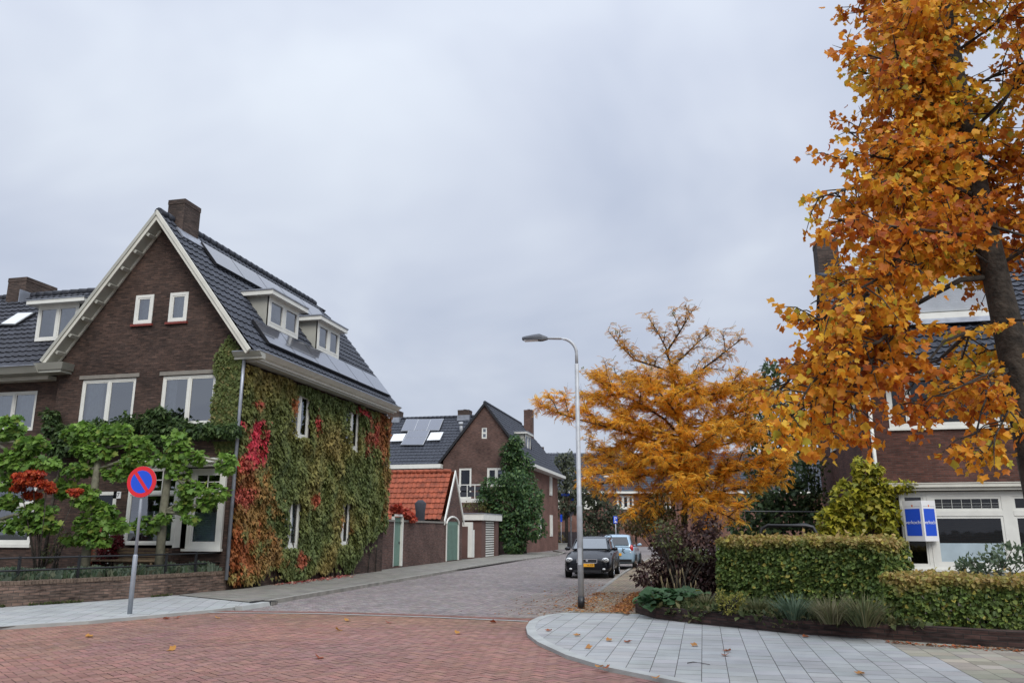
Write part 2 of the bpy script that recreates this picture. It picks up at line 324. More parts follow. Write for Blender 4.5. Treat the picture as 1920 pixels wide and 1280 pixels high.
def ridge_caps(p0, p1, mat, parent, r=.13, ln=.38):
    p0 = np.asarray(p0, float); p1 = np.asarray(p1, float); d = unit(p1-p0); k = int(np.linalg.norm(p1-p0)/ln); mb = MB()
    for i in range(k):
        mb.tube([p0+d*ln*i, p0+d*(ln*(i+1)+.04)], [r+.015, r-.01], 10)
    return mb.build('ridge_cap', mat, parent)
# ---- walls with openings on a plane
def wall(mb, O, u, n, zs, Lf, Rf, holes, depth=.14):
    """O origin at z=0, u to the right, n outward; Lf(z), Rf(z) outline; holes (u0,u1,z0,z1) with reveals"""
    O, u, n = map(lambda q: np.asarray(q, float), (O, u, n)); up = A(0, 0, 1)
    lv = sorted(set(zs)|{h[2] for h in holes}|{h[3] for h in holes}); lv = [z for z in lv if zs[0] <= z <= zs[-1]]
    pt = lambda a, z: O+u*a+up*z
    for z0, z1 in zip(lv, lv[1:]):
        cuts = sorted([(h[0], h[1]) for h in holes if h[2] <= z0+1e-6 and h[3] >= z1-1e-6])
        a0, a1 = Lf(z0), Lf(z1)
        for c0, c1 in cuts: mb.quad(pt(a0, z0), pt(c0, z0), pt(c0, z1), pt(a1, z1)); a0 = a1 = c1
        mb.quad(pt(a0, z0), pt(Rf(z0), z0), pt(Rf(z1), z1), pt(a1, z1))
    for (a, b, z0, z1) in holes:
        q = -n*depth
        for p, r_ in (((a, z0), (a, z1)), ((a, z1), (b, z1)), ((b, z1), (b, z0)), ((b, z0), (a, z0))):
            P0 = pt(*p); P1 = pt(*r_); mb.quad(P0, P1, P1+q, P0+q)
UP = A(0, 0, 1)
def window(house, O, u, n, w, h, mull=(.5,), trans=None, fm='white', fw=.075, d=-.03, glass='glass', sill=None, curtain=None, blind=None, name='window', bars=None, label=None):
    """O bottom left corner on the outer wall plane"""
    g = MB(); a = A(*O); g.quad(a+u*fw+UP*fw+n*(d-.035), a+u*(w-fw)+UP*fw+n*(d-.035), a+u*(w-fw)+UP*(h-fw)+n*(d-.035), a+u*fw+UP*(h-fw)+n*(d-.035))
    win = g.build(name, glass, house)
    if label: win['label'] = label
    f = MB(); bx = lambda u0, u1, z0, z1, d0, d1: f.fbox(a, u, UP, n, u0, u1, z0, z1, d0, d1)
    bx(0, fw, 0, h, d-.08, d); bx(w-fw, w, 0, h, d-.08, d); bx(fw, w-fw, 0, fw, d-.08, d); bx(fw, w-fw, h-fw, h, d-.08, d)
    xs = [0]+[m*w for m in mull]+[w]
    for m in mull: bx(m*w-fw*.5, m*w+fw*.5, fw, h-fw, d-.08, d+.004)
    t_ = trans*h if trans else None
    if trans: bx(fw, w-fw, t_-fw*.5, t_+fw*.5, d-.08, d+.008)
    sw = fw*.5                                              # inner sashes
    for x0, x1 in zip(xs, xs[1:]):
        l = x0+(fw if x0 == 0 else fw*.5); r_ = x1-(fw if x1 == w else fw*.5)
        zz = [(fw, h-fw)] if not trans else [(fw, t_-fw*.5), (t_+fw*.5, h-fw)]
        for z0, z1 in zz:
            bx(l, l+sw, z0, z1, d-.05, d-.012); bx(r_-sw, r_, z0, z1, d-.05, d-.012); bx(l+sw, r_-sw, z0, z0+sw, d-.05, d-.012); bx(l+sw, r_-sw, z1-sw, z1, d-.05, d-.012)
    if bars:
        for (u0, u1, z0, z1) in bars: bx(u0, u1, z0, z1, d-.045, d-.02)
    f.build('frame', fm, win)
    if sill: MB().fbox(a, u, UP, n, -.06, w+.06, -.07, -.002, -.06, .07).build('sill', sill, win)
    if curtain:
        c = MB(); 
        for (u0, u1) in curtain:
            k = max(3, int((u1-u0)/.05)); x = np.linspace(u0, u1, k+1)
            for i in range(k): c.quad(a+u*x[i]*w+n*(-.2+.02*(i % 2))+UP*.05, a+u*x[i+1]*w+n*(-.2+.02*((i+1) % 2))+UP*.05, a+u*x[i+1]*w+n*(-.2+.02*((i+1) % 2))+UP*(h-.03), a+u*x[i]*w+n*(-.2+.02*(i % 2))+UP*(h-.03))
        c.build('curtain', 'curtain', win)
    if blind:
        c = MB(); k = int(blind*h/.035); z = np.linspace(fw, blind*h, k+1)
        for i in range(k): c.quad(a+u*fw+n*(d-.10+.012*(i % 2))+UP*z[i], a+u*(w-fw)+n*(d-.10+.012*(i % 2))+UP*z[i], a+u*(w-fw)+n*(d-.10+.012*((i+1) % 2))+UP*z[i+1], a+u*fw+n*(d-.10+.012*((i+1) % 2))+UP*z[i+1])
        c.fbox(a, u, UP, n, fw, w-fw, blind*h, blind*h+.02, d-.11, d-.085)
        c.build('blind', 'blind', win)
    return win
XU = A(1, 0, 0); YU = A(0, 1, 0); SN = A(0, -1, 0)          # facade facing the camera: u = +X, n = -Y
def chimney(house, x0, x1, y0, y1, z0, z1, mat='brick_chim', pots=1, flash=None):
    c = MB().box(x0, x1, y0, y1, z0, z1-.16).box(x0-.012, x1+.012, y0-.012, y1+.012, z1-.16, z1-.06).box(x0-.01, x1+.01, y0-.01, y1+.01, z1-.06, z1).build('chimney', mat, house)
    for i in range(pots):
        p = MB(); cx, cy = (x0+x1)/2, y0+(y1-y0)*(i+1)/(pots+1); p.tube([(cx, cy, z1), (cx, cy, z1+.08)], .09, 10); p.tube([(cx, cy, z1+.08), (cx, cy, z1+.1)], .15, 10); p.build('chimney_cap', 'zinc', c)
    if flash: MB().box(x0-.05, x1+.05, y0-.05, y1+.05, *flash).build('flashing', 'lead', c)
    return c

# ================================================================== GROUND
struct(MB().quad((-1500, -1500, -.03), (1500, -1500, -.03), (1500, 1500, -.03), (-1500, 1500, -.03)).build('ground', 'groundm'))
def clip(poly, C):
    o = poly
    for i in range(len(C)):
        a = C[i]; b = C[(i+1) % len(C)]; ex, ey = b[0]-a[0], b[1]-a[1]; r_ = []
        sd = lambda p: ex*(p[1]-a[1])-ey*(p[0]-a[0])
        for j in range(len(o)):
            p = o[j]; q = o[(j+1) % len(o)]; dp, dq = sd(p), sd(q)
            if dp >= 0: r_.append(p)
            if (dp >= 0) != (dq >= 0): t = dp/(dp-dq); r_.append((p[0]+t*(q[0]-p[0]), p[1]+t*(q[1]-p[1])))
        o = r_
        if len(o) < 3: return []
    return o
def pave(name, C, pattern, bw, bl, ang, gap, z, colf, mat='pave', tilt=.0016, org=(0, 0)):
    """C convex counter-clockwise outline; loose bricks as separate faces of one sheet over a dark joint sheet"""
    ca, sa = math.cos(ang), math.sin(ang); toL = lambda p: ((p[0]-org[0])*ca+(p[1]-org[1])*sa, -(p[0]-org[0])*sa+(p[1]-org[1])*ca)
    Lc = [toL(p) for p in C]; x0 = min(p[0] for p in Lc); x1 = max(p[0] for p in Lc); y0 = min(p[1] for p in Lc); y1 = max(p[1] for p in Lc)
    rects = []
    if pattern == 'herring':
        for i in range(int(x0/bw)-2, int(x1/bw)+3):
            for j in range(int(y0/bw)-2, int(y1/bw)+3):
                c = (i-j) % 4
                if c == 0: rects.append((i*bw, j*bw, 2*bw, bw))
                elif c == 3: rects.append((i*bw, j*bw, bw, 2*bw))
    else:
        for i in range(int(x0/bw)-2, int(x1/bw)+3):
            o_ = bl*.5*(i % 2)
            for j in range(int(y0/bl)-2, int(y1/bl)+3): rects.append((i*bw, j*bl+o_, bw, bl))
    V = []; Fc = []; Cc = []; g = gap/2
    for (x, y, w, h) in rects:
        if x > x1 or x+w < x0 or y > y1 or y+h < y0: continue
        p = clip([(x+g, y+g), (x+w-g, y+g), (x+w-g, y+h-g), (x+g, y+h-g)], Lc)
        if len(p) < 3: continue
        dz = random.uniform(-1, 1)*tilt; tx = random.uniform(-1, 1)*tilt*6; ty = random.uniform(-1, 1)*tilt*6; b = len(V)
        cx, cy = x+w/2, y+h/2; wx, wy = cx*ca-cy*sa+org[0], cx*sa+cy*ca+org[1]; c = colf(wx, wy)
        for q in p: V.append((q[0]*ca-q[1]*sa+org[0], q[0]*sa+q[1]*ca+org[1], z+dz+(q[0]-cx)*tx+(q[1]-cy)*ty)); Cc.append((*c, 1))
        Fc.append(list(range(b, b+len(p))))
    me = bpy.data.meshes.new(name); me.from_pydata(V, [], Fc); a_ = me.color_attributes.new('col', 'FLOAT_COLOR', 'POINT'); a_.data.foreach_set('color', np.array(Cc, np.float32).ravel())
    me.materials.append(M[mat]); o = bpy.data.objects.new(name, me); COL.objects.link(o); struct(o)
    jb = MB(); jb.add([(p[0], p[1], z-.008) for p in C], [tuple(range(len(C)))]); j = jb.build(name+'_joints', 'joint', o); j['kind'] = 'structure'
    return o
def hull(P_):
    P_ = sorted(set(P_)); 
    def half(Q):
        h = []
        for p in Q:
            while len(h) > 1 and (h[-1][0]-h[-2][0])*(p[1]-h[-2][1])-(h[-1][1]-h[-2][1])*(p[0]-h[-2][0]) <= 0: h.pop()
            h.append(p)
        return h[:-1]
    return half(P_)+half(P_[::-1])
def cvar(base, amt, hue=.06):
    k = 1+random.uniform(-amt, amt); return tuple(max(0, b*k*(1+random.uniform(-hue, hue))) for b in base)
def red_c(x, y):
    n = mnoise.noise(Vector((x*.5, y*.5, 0)))
    b = (.225+.025*n, .120+.008*n, .098)
    e_ = min(1, max(0, (y-13.6)/1.6)) if x > -9 else .5
    return cvar((b[0]*(1-.0*e_), b[1]*(1+.06*e_), b[2]*(1-.12*e_)), .15)
pave('road', [(-30, -3), (14, -3), (14, 16.6), (-9.6, 16.6), (-30, 16.6)], 'herring', .105, 0, R(45+9), .007, 0, red_c)
def grey_c(x, y):
    n = mnoise.noise(Vector((x*.4, y*.4, 3)))
    e_ = max(0, 1-abs(x+3.2)/1.6)
    b = np.array((.225, .195, .185))*(1+.1*n); b = b*(1-e_*.3)+np.array((.21, .165, .10))*e_*.3
    return cvar(tuple(b), .22)
pave('side_street', [(-10.4, 16.15), (-2.6, 16.15), (-3.0, 62), (-10.4, 62)], 'herring', .10, 0, R(45), .012, .004, grey_c)
far = MB().quad((-30, 62, .004), (3, 62, .004), (3, 100, .004), (-30, 100, .004)); struct(far.build('far_street', P('far_paving', (.17, .15, .145), .9, var=.15)))
# white line of flat stones across the mouth of the street and its red border course
wl = MB(); pts = [(-10.1, 15.5), (-7.8, 16.0), (-5.4, 15.86), (-3.25, 15.5)]
lp = np.array([(-10.3, 15.62), (-7.8, 15.95), (-5.4, 15.83), (-3.3, 15.5)])
for a, b in zip(lp, lp[1:]): wl.quad((a[0], a[1], .009), (b[0], b[1], .009), (b[0], b[1]+.11, .009), (a[0], a[1]+.11, .009))
struct(wl.build('road_line', 'kerb'))
bc = MB()
for i in range(34):
    t0, t1 = i/34, (i+1)/34; x0 = -10.3+7*t0; x1 = -10.3+7*t1; yf = lambda x: float(np.interp(x, lp[:, 0], lp[:, 1]))+.125
    for k in range(3): bc.quad((x0, yf(x0)+.11*k, .010), (x1-.01, yf(x1)+.11*k, .010), (x1-.01, yf(x1)+.11*k+.1, .010), (x0, yf(x0)+.11*k+.1, .010))
struct(bc.build('border_course', P('border_brick', (.17, .075, .055), .85, var=.3, vs=4)))
# --- right pavement: rounded corner
RC = [(-2.80, 16.95), (-3.06, 16.5), (-3.19, 16.0), (-3.2, 15.2), (-3.07, 14.28), (-2.83, 13.3), (-2.5, 12.45), (-1.87, 11.25), (-1.2, 10.35), (-.3, 9.55), (1, 8.8), (3, 8.15), (6, 7.75), (14, 7.5)]
def band(line, w, z0, z1, off=0.):                          # kerb along a polyline, to its left
    mb = MB(); L_ = np.array(line, float); n = len(L_); nr = []
    for i in range(n): d = unit(L_[min(i+1, n-1)]-L_[max(i-1, 0)]); nr.append(A(-d[1], d[0]))
    nr = np.array(nr); a = L_+nr*off; b = L_+nr*(off+w)
    for i in range(n-1):
        mb.hexa([(*a[i], z0), (*a[i+1], z0), (*b[i+1], z0), (*b[i], z0), (*a[i], z1), (*a[i+1], z1), (*b[i+1], z1), (*b[i], z1)])
    return mb, b
kb, inner = band(RC, .16, -.02, .05)
struct(kb.build('kerb', 'kerb'))
PV = [tuple(p) for p in inner]+[(14, 17), (-2.7, 17.0)]
def tile_c(x, y):
    if x > 2.7+(13.4-y)*.04:
        return cvar((.245, .225, .185), .22, .05)
    return cvar((.305, .312, .305), .07, .02)
pave('pavement', hull(PV), 'run', .30, .30, 0, .008, .045, tile_c, 'tilep', .0006, org=(-2.2, 8))
def tan_c(x, y): return cvar((.235, .185, .125), .25, .08)
pave('brick_pavement', [(-2.85, 17.0), (-1.0, 17.0), (-1.2, 50), (-3.3, 50)], 'herring', .10, 0, 0, .01, .05, tan_c)
kr, _ = band([(-3.45, 52), (-3.28, 33.6), (-3.0, 24.4), (-2.80, 17.0)], .13, -.02, .055); struct(kr.build('kerb', 'kerb_old'))
# --- left pavement
LK = [(-17.5, 2.5), (-14.6, 7.5), (-11.92, 12.22), (-11.05, 13.3), (-10.46, 14.85), (-10.1, 15.75), (-9.93, 16.6), (-9.88, 17.4)]
kl, il = band(LK, .16, -.02, .06); kl.build('kerb', 'kerb')['kind'] = 'structure'
GW = [(-18.4, 8.2), (-16.4, 12.2), (-14.95, 15.2), (-13.95, 17.3), (-13.35, 19.2), (-13.0, 20.8)]     # garden wall line
def tileL_c(x, y): return cvar((.30, .308, .30), .07, .02)
pave('pavement', hull([tuple(p) for p in il]+[(-13.0, 19.2), (-20, 17), (-24, 4)]), 'run', .30, .30, R(25), .007, .052, tileL_c, 'tilep', .0006)
def old_c(x, y): return cvar((.185, .175, .15), .12, .03)
pave('pavement', [(-10.05, 17.4), (-10.3, 36), (-10.3, 64), (-13.9, 64), (-13.2, 19.0)], 'run', .30, .30, 0, .007, .07, old_c, 'tilep', .0006)
ko, _ = band([(-9.9, 17.75), (-9.95, 21), (-10.15, 31), (-10.5, 38.6), (-10.45, 40), (-10.3, 48), (-10.0, 58), (-10.6, 64), (-12.5, 70)], .16, -.02, .10); struct(ko.build('kerb', 'kerb_old'))
kw = MB().hexa([(-9.9, 16.3, -.02), (-9.72, 16.3, -.02), (-9.70, 17.42, -.02), (-9.9, 17.42, -.02), (-9.93, 16.3, .09), (-9.76, 16.3, .09), (-9.74, 17.42, .09), (-9.93, 17.42, .09)])
struct(kw.build('kerb', 'kerb'))
dg = thing('street_drain', 'cast iron kerb gully set between white and grey kerb stones', 'drain', (-9.85, 17.58, 0))
MB().box(-10.25, -9.72, 17.43, 17.75, -.02, .086).build('gully_body', 'black_metal', dg)
g_ = MB()
for i in range(4): g_.box(-9.722, -9.712, 17.46+i*.07, 17.5+i*.07, .01, .08)
g_.build('grate', 'kerb_old', dg)
struct(MB().quad((-30, 64, -.005), (10, 64, -.005), (10, 150, -.005), (-30, 150, -.005)).build('far_ground', 'groundm'))

# ================================================================== LEFT CORNER HOUSE
h1 = thing('brick_house', 'dark brick gabled corner house with solar panels and creeper covered side wall', 'house', (-16.15, 26, 0))
RX, RZ = -16.15, 11.4; EX, EZ = -12.45, 6.75; SL = (RZ-EZ)/(EX-RX)      # right slope
YF = 20.8; YB = 32.2
w = MB()
Lg = lambda z: -19.4 if z <= 7.0 else -16.15-(11.04-z)/1.243
Rg = lambda z: -13.0 if z <= 7.0 else -16.15+(11.04-z)/1.243*(3.15/3.25)
holes = [(-18.52, -16.6, 4.75, 6.22), (-15.68, -13.86, 4.72, 6.22), (-16.92, -16.27, 7.9, 8.84), (-15.7, -15.07, 7.9, 8.84), (-17.75, -16.85, .5, 2.78), (-16.2, -13.24, 1.2, 3.55)]
wall(w, (0, YF, 0), XU, SN, [0, .5, 4, 7.0, 9, 11.03], Lg, Rg, holes)
sh = [(23.75, 25.05, 4.68, 6.2), (27.9, 29.2, 4.72, 6.3), (23.6, 24.8, 1.15, 2.75), (27.6, 28.75, 1.15, 2.8)]
wall(w, (-13.0, 0, 0), YU, XU, [0, 6.8], lambda z: YF, lambda z: YB, sh)
w.quad((-13, YB, 0), (-19.4, YB, 0), (-19.4, YB, 6.8), (-13, YB, 6.8)); w.add([(-13, YB, 6.8), (-19.4, YB, 6.8), (-16.15, YB, 10.84)], [(0, 1, 2)])
w.quad((-19.4, YB, 0), (-19.4, YF, 0), (-19.4, YF, 6.8), (-19.4, YB, 6.8))
w.build('wall', 'brick_dark', h1)
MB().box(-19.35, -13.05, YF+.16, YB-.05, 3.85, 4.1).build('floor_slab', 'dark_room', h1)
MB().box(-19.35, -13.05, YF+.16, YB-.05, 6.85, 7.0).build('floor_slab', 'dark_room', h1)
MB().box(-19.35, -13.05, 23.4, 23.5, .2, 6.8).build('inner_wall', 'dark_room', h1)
# roof
slen = math.hypot(EX-RX, RZ-EZ); sd = unit((RX-EX, 0, RZ-EZ)); nd = unit((RZ-EZ, 0, EX-RX))
roof = tile_roof('roof', 'tile', h1, (EX, 20.42, EZ), YU, sd, nd, 11.75, slen, ulim=lambda s: (0, 11.75-1.0*max(0, s-.8*slen)/(.2*slen)))
sdl = unit((RX+19.8, 0, RZ-6.75)); ndl = unit((-(RZ-6.75), 0, RX+19.8))
tile_roof('roof', 'tile', h1, (-19.8, 32.2, 6.75), -YU, sdl, ndl, 11.78, math.hypot(RX+19.8, RZ-6.75))
ridge_caps((RX, 20.4, RZ+.02), (RX, 31.1, RZ+.02), 'tile', roof)
# verges
for sgn, ex in ((1, -12.52), (-1, -19.75)):
    dvec = unit((ex-RX, 0, 6.75-RZ)); nv = A(-dvec[2]*1, 0, dvec[0]) if sgn > 0 else A(dvec[2], 0, -dvec[0])
    if nv[2] > 0: nv = -nv
    p0 = A(RX, 20.38, RZ+.06); ln = np.linalg.norm((ex-RX, 0, 6.75-RZ)); p1 = p0+dvec*ln
    tip = lambda k: A(RX, 20.38, RZ+.06-k/abs(nv[2]))        # mitred at the apex
    b = MB(); b.prism([tip(0), p1, p1+nv*.10, tip(.10)], (0, -.07, 0)); bo = b.build('bargeboard', 'grey_cream' if sgn < 0 else 'cream', h1, recalc=True)
    b = MB(); b.prism([tip(.10), p1+nv*.10, p1+nv*.20, tip(.20)], (0, -.035, 0)); b.build('fascia', 'cream', bo, recalc=True)
    s_ = MB(); s_.quad(tip(.18), p1+nv*.18, p1+nv*.18+A(0, .44, 0), tip(.18)+A(0, .44, 0)); s_.build('soffit', 'grey_cream', bo)
    if sgn < 0:
        for k in range(8):
            c = tip(.18)+dvec*(.55+k*.655); MB().fbox(c, dvec, -nv, A(0, 1, 0), -.05, .05, -.12, -.003, .02, .36).build('bracket', 'grey_cream', bo)
        MB().fbox(tip(.18), dvec, -nv, A(0, 1, 0), .25, ln, -.07, -.004, .37, .425).build('wall_batten', 'cream', bo)
# gutters
def gutter(name, prof, y0, y1, mat, parent):                 # profile in (x, z), run along Y
    return MB().prism([(x, y0, z) for x, z in prof], (0, y1-y0, 0)).build(name, mat, parent, recalc=True)
gu = gutter('gutter', [(-13.0, 6.58), (-12.5, 6.58), (-12.5, 6.655), (-12.42, 6.665), (-12.28, 6.78), (-13.0, 6.78)], 20.81, 32.0, 'cream', h1)
MB().prism([(-13.2, y_, z_) for y_, z_ in ((20.808, 6.58), (20.62, 6.58), (20.62, 6.655), (20.57, 6.665), (20.45, 6.778), (20.808, 6.778))], (.91, 0, 0)).build('gutter_return', 'grey_cream', gu, recalc=True)
MB().box(-13.2, -12.27, 20.47, 32.03, 6.783, 6.81).build('gutter_rim', 'lead', gu)
MB().box(-12.94, -12.56, 20.82, 31.9, 6.52, 6.577).build('soffit', 'grey_cream', gu)
gl_ = MB(); gl_.box(-19.75, -18.95, 20.34, 20.79, 6.42, 6.50); gl_.prism([(-19.75, 20.30, 6.5), (-18.9, 20.30, 6.5), (-18.78, 20.2, 6.7), (-19.86, 20.2, 6.7)], (0, .5, 0)); gl_.build('gutter', 'grey_cream', h1, recalc=True)
MB().tube([(-12.92, 20.7, 6.575), (-12.92, 20.68, 5.5), (-12.91, 20.66, .35)], .05, 10).build('downpipe', 'zinc', h1)
chimney(h1, -16.35, -15.75, 21.1, 21.95, 10.5, 12.12, flash=(10.5, 10.98))
MB().fbox((-15.78, 21.0, 10.95), YU, sd, nd, -.12, 1.1, -.35, .1, .02, .075).build('flashing', 'lead', h1)
# front windows
window(h1, (-18.52, YF, 4.75), XU, SN, 1.92, 1.47, fm='white', curtain=[(.03, .34)])
window(h1, (-15.68, YF, 4.72), XU, SN, 1.82, 1.50, fm='white', curtain=[(.03, .22)])
for x in (-16.92, -15.7): window(h1, (x, YF, 7.9), XU, SN, .64, .94, mull=(), fm='white', fw=.09, d=.015, sill='red_sill', curtain=[(.05, .95)])
for x0, x1 in ((-18.62, -16.5), (-15.78, -13.76)): MB().box(x0, x1, YF-.03, YF+.1, 6.235, 6.35).build('lintel', 'stone', h1)
# bay
BY = 20.36
bay = MB(); bay.box(-16.25, -14.5, BY+.02, YF-.005, .3, 1.2).build('bay_base', 'brick_dark', h1)
MB().box(-16.45, -13.3, BY-.12, YF-.004, 3.56, 3.68).box(-16.35, -13.4, BY-.02, YF-.004, 3.46, 3.56).build('bay_cornice', 'white', h1)
window(h1, (-16.12, BY, 1.28), XU, SN, 1.62, 2.18, mull=(), trans=.66, blind=.42, name='bay_window', bars=[(.54, .565, 1.5, 2.1), (1.06, 1.085, 1.5, 2.1), (.07, 1.55, 1.8, 1.825)])
MB().box(-14.5, -14.46, BY+.003, YF-.15, 1.21, 3.455).build('bay_cheek', 'white', h1)
window(h1, (-14.32, YF-.14, 1.18), XU, SN, 1.12, 2.24, mull=(), trans=.68, blind=.44, fw=.13, name='bay_window', bars=[(.53, .555, 1.6, 2.07), (.13, .95, 1.84, 1.865)], sill='white')
bu = unit((-16.12+16.38, BY-YF+.04, 0)); bn = A(bu[1], -bu[0], 0)
window(h1, (-16.40, YF-.02, 1.28), bu, bn, .48, 2.18, mull=(), trans=.66, name='bay_window')
# door, number
dr = MB().box(-17.67, -16.93, YF+.06, YF+.1, .52, 2.1)
for k in range(5): dr.box(-17.6+k*.14, -17.49+k*.14, YF+.045, YF+.06, .6, 1.9)
do_ = dr.build('door', 'door', h1); MB().tube([(-17.58, YF+.02, 1.45), (-17.58, YF+.02, 1.65)], .015, 8).build('handle', 'chrome', do_)
MB().box(-17.78, -17.67, YF-.02, YF+.12, .5, 2.8).box(-16.93, -16.82, YF-.02, YF+.12, .5, 2.8).box(-17.67, -16.93, YF-.02, YF+.12, 2.1, 2.2).box(-17.67, -16.93, YF-.02, YF+.12, 2.7, 2.8).build('door_frame', 'white', h1)
MB().quad((-17.67, YF+.08, 2.2), (-16.93, YF+.08, 2.2), (-16.93, YF+.08, 2.7), (-17.67, YF+.08, 2.7)).build('fanlight', 'glass_dark', h1)
nb = MB().box(-16.93, -16.68, YF-.02, YF-.002, 2.60, 2.80).build('number_plate', 'letter', h1); text('67', 'digits', 'ink', nb, (-16.805, YF-.022, 2.70), XU, UP, .17)
# street side windows
for (y0, y1, z0, z1), bl in zip(sh, (None, None, .9, .9)):
    window(h1, (-13.0, y0, z0), YU, XU, y1-y0, z1-z0, mull=(.5,), fm='white', fw=.1, d=.03, blind=bl, sill='white')
# solar panels and dormers on the street slope
p0s = A(EX, 0, EZ)+nd*.12
def slope_panel(u0, u1, s0, s1, house=h1, O=None, u=YU, s=sd, n=nd, d=.115):
    O = A(EX, 0, EZ) if O is None else O
    a = MB().fbox(O, u, s, n, u0+.012, u1-.012, s0+.012, s1-.012, d, d+.032).build('solar_panel', 'solar', house)
    MB().fbox(O, u, s, n, u0, u1, s0, s1, d-.06, d+.026).build('panel_frame', 'black_frame', a)
def sl(px, py): p = on(px, py, p0s, nd); q = p-A(EX, 0, EZ); return q[1], q@sd
a0 = sl(372, 455); a1 = sl(395, 493); lo = sl(470, 605); lo1 = sl(497, 648); le = sl(716, 735)
print('panels', a0, a1, lo, lo1, le)
for k in range(5): slope_panel(21.95+k*1.7, 21.95+(k+1)*1.7-.02, slen-1.72, slen-.70)
for k in range(6): slope_panel(21.7+k*1.68, 21.7+(k+1)*1.68-.02, .60, 1.62)
def dormer(house, yc, wd, z0, z1, xf, name='dormer', slope=lambda z: EX-(z-EZ)/SL):
    """box dormer whose window faces +X; xf is the front plane"""
    y0, y1 = yc-wd/2, yc+wd/2; c = MB(); xb = lambda z: slope(z)-.15
    c.prism([(xf-.02, y0, z0), (xf-.02, y0, z1), (xb(z1), y0, z1), (xb(z0), y0, z0)], (0, .05, 0)); c2 = MB().prism([(xf-.02, y1-.05, z0), (xf-.02, y1-.05, z1), (xb(z1), y1-.05, z1), (xb(z0), y1-.05, z0)], (0, .05, 0))
    d = c.build(name, 'grey_cream', house, recalc=True); c2.build('cheek', 'grey_cream', d, recalc=True)
    MB().box(xb(z1)-.1, xf+.22, y0-.22, y1+.22, z1, z1+.15).build('dormer_fascia', 'white', d); MB().box(xb(z1)-.1, xf+.25, y0-.25, y1+.25, z1+.15, z1+.19).build('dormer_roof', 'lead', d)
    MB().box(xf-.5, xf-.45, y0+.06, y1-.06, z0+.05, z1-.02).build('curtain', 'curtain', d)
    f = MB(); h = z1-z0; fr = lambda a, b, c_, e_: f.box(xf-.07, xf, a, b, c_, e_)
    fr(y0, y0+.09, z0, z1); fr(y1-.09, y1, z0, z1); fr(y0+.09, y1-.09, z0, z0+.12); fr(y0+.09, y1-.09, z1-.1, z1); fr(yc-.06, yc+.06, z0+.12, z1-.1)
    for a, b in ((y0+.09, yc-.06), (yc+.06, y1-.09)):
        f.box(xf-.05, xf+.006, a+.003, a+.06, z0+.123, z1-.103); f.box(xf-.05, xf+.006, b-.06, b-.003, z0+.123, z1-.103); f.box(xf-.05, xf+.006, a+.06, b-.06, z0+.123, z0+.18); f.box(xf-.05, xf+.006, a+.06, b-.06, z1-.16, z1-.103)
    f.build('frame', 'white', d)
    MB().quad((xf-.04, y0+.1, z0+.1), (xf-.04, y1-.1, z0+.1), (xf-.04, y1-.1, z1-.1), (xf-.04, y0+.1, z1-.1)).build('pane', 'glass', d)
# dormer fronts found from the photograph: front plane where the sill meets the slope
for pxs in (((502, 610), (502, 557), (558, 640)), ((594, 655), (594, 604), (635, 672))):
    q = on(*pxs[0], A(EX, 0, EZ), nd); xf = q[0]+.12
    b0 = at(*pxs[0], X=xf); b1 = at(*pxs[2], X=xf); tp = at(*pxs[1], X=xf); print('dormer', xf, b0, b1, tp)
    dormer(h1, (b0[1]+b1[1])/2, b1[1]-b0[1], b0[2], tp[2]+.08, xf)

# ================================================================== LEFT ROW HOUSES
h0 = thing('row_house', 'dark brick row house with tiled roof and front dormer at left edge', 'house', (-25, 25, 0))
w = MB(); hol = [(-22.2, -20.42, 4.75, 6.02), (-22.8, -19.95, 1.25, 3.2)]
wall(w, (0, 21.1, 0), XU, SN, [0, 6.5], lambda z: -32, lambda z: -19.4, hol)
w.build('wall', 'brick_dark', h0); MB().quad((-32, 28.5, 0), (-19.4, 28.5, 0), (-19.4, 28.5, 6.5), (-32, 28.5, 6.5)).build('rear_wall', 'brick_dark', h0)
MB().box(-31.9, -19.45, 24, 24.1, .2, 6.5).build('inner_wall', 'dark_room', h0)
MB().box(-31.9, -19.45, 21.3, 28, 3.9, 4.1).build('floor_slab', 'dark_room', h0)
window(h0, (-22.2, 21.1, 4.75), XU, SN, 1.78, 1.27, mull=(.5,), curtain=[(.04, .96)])
window(h0, (-22.8, 21.1, 1.25), XU, SN, 2.85, 1.95, mull=(.4, ), trans=.62, sill='white', fw=.1)
OR = A(-32, 20.35, 6.66); sr = unit((0, 24.6-20.35, 10.45-6.66)); nr_ = unit((0, -(10.45-6.66), 24.6-20.35)); lr = math.hypot(24.6-20.35, 10.45-6.66)
r0 = tile_roof('roof', 'tile_row', h0, OR, XU, sr, nr_, 16.5, lr, ulim=lambda s: (0, 32-19.8+s*sr[2]/1.27))
rb_ = MB(); rb_.quad((-32, 24.6, 10.42), (-17.5, 24.6, 10.42), (-17.5, 28.8, 6.6), (-32, 28.8, 6.6)); rb_.build('roof', 'tile_row', h0)
ridge_caps((-32, 24.6, 10.46), (-17.2, 24.6, 10.46), 'tile_row', r0)
gg = MB().prism([(-32, 20.72, 6.42), (-32, 20.30, 6.42), (-32, 20.16, 6.62), (-32, 20.72, 6.62)], (12.25, 0, 0)).build('gutter', 'grey_cream', h0, recalc=True)
MB().box(-32, -19.76, 20.75, 21.09, 6.3, 6.42).build('soffit', 'cream', gg); MB().box(-32, -19.78, 20.13, 20.74, 6.62, 6.645).build('gutter_rim', 'lead', gg)
c0 = at(11, 560, Y=24.25); c1 = at(45, 560, Y=24.25)
chimney(h0, c0[0], c1[0], 24.25, 25.75, 9.6, 11.12, pots=1)
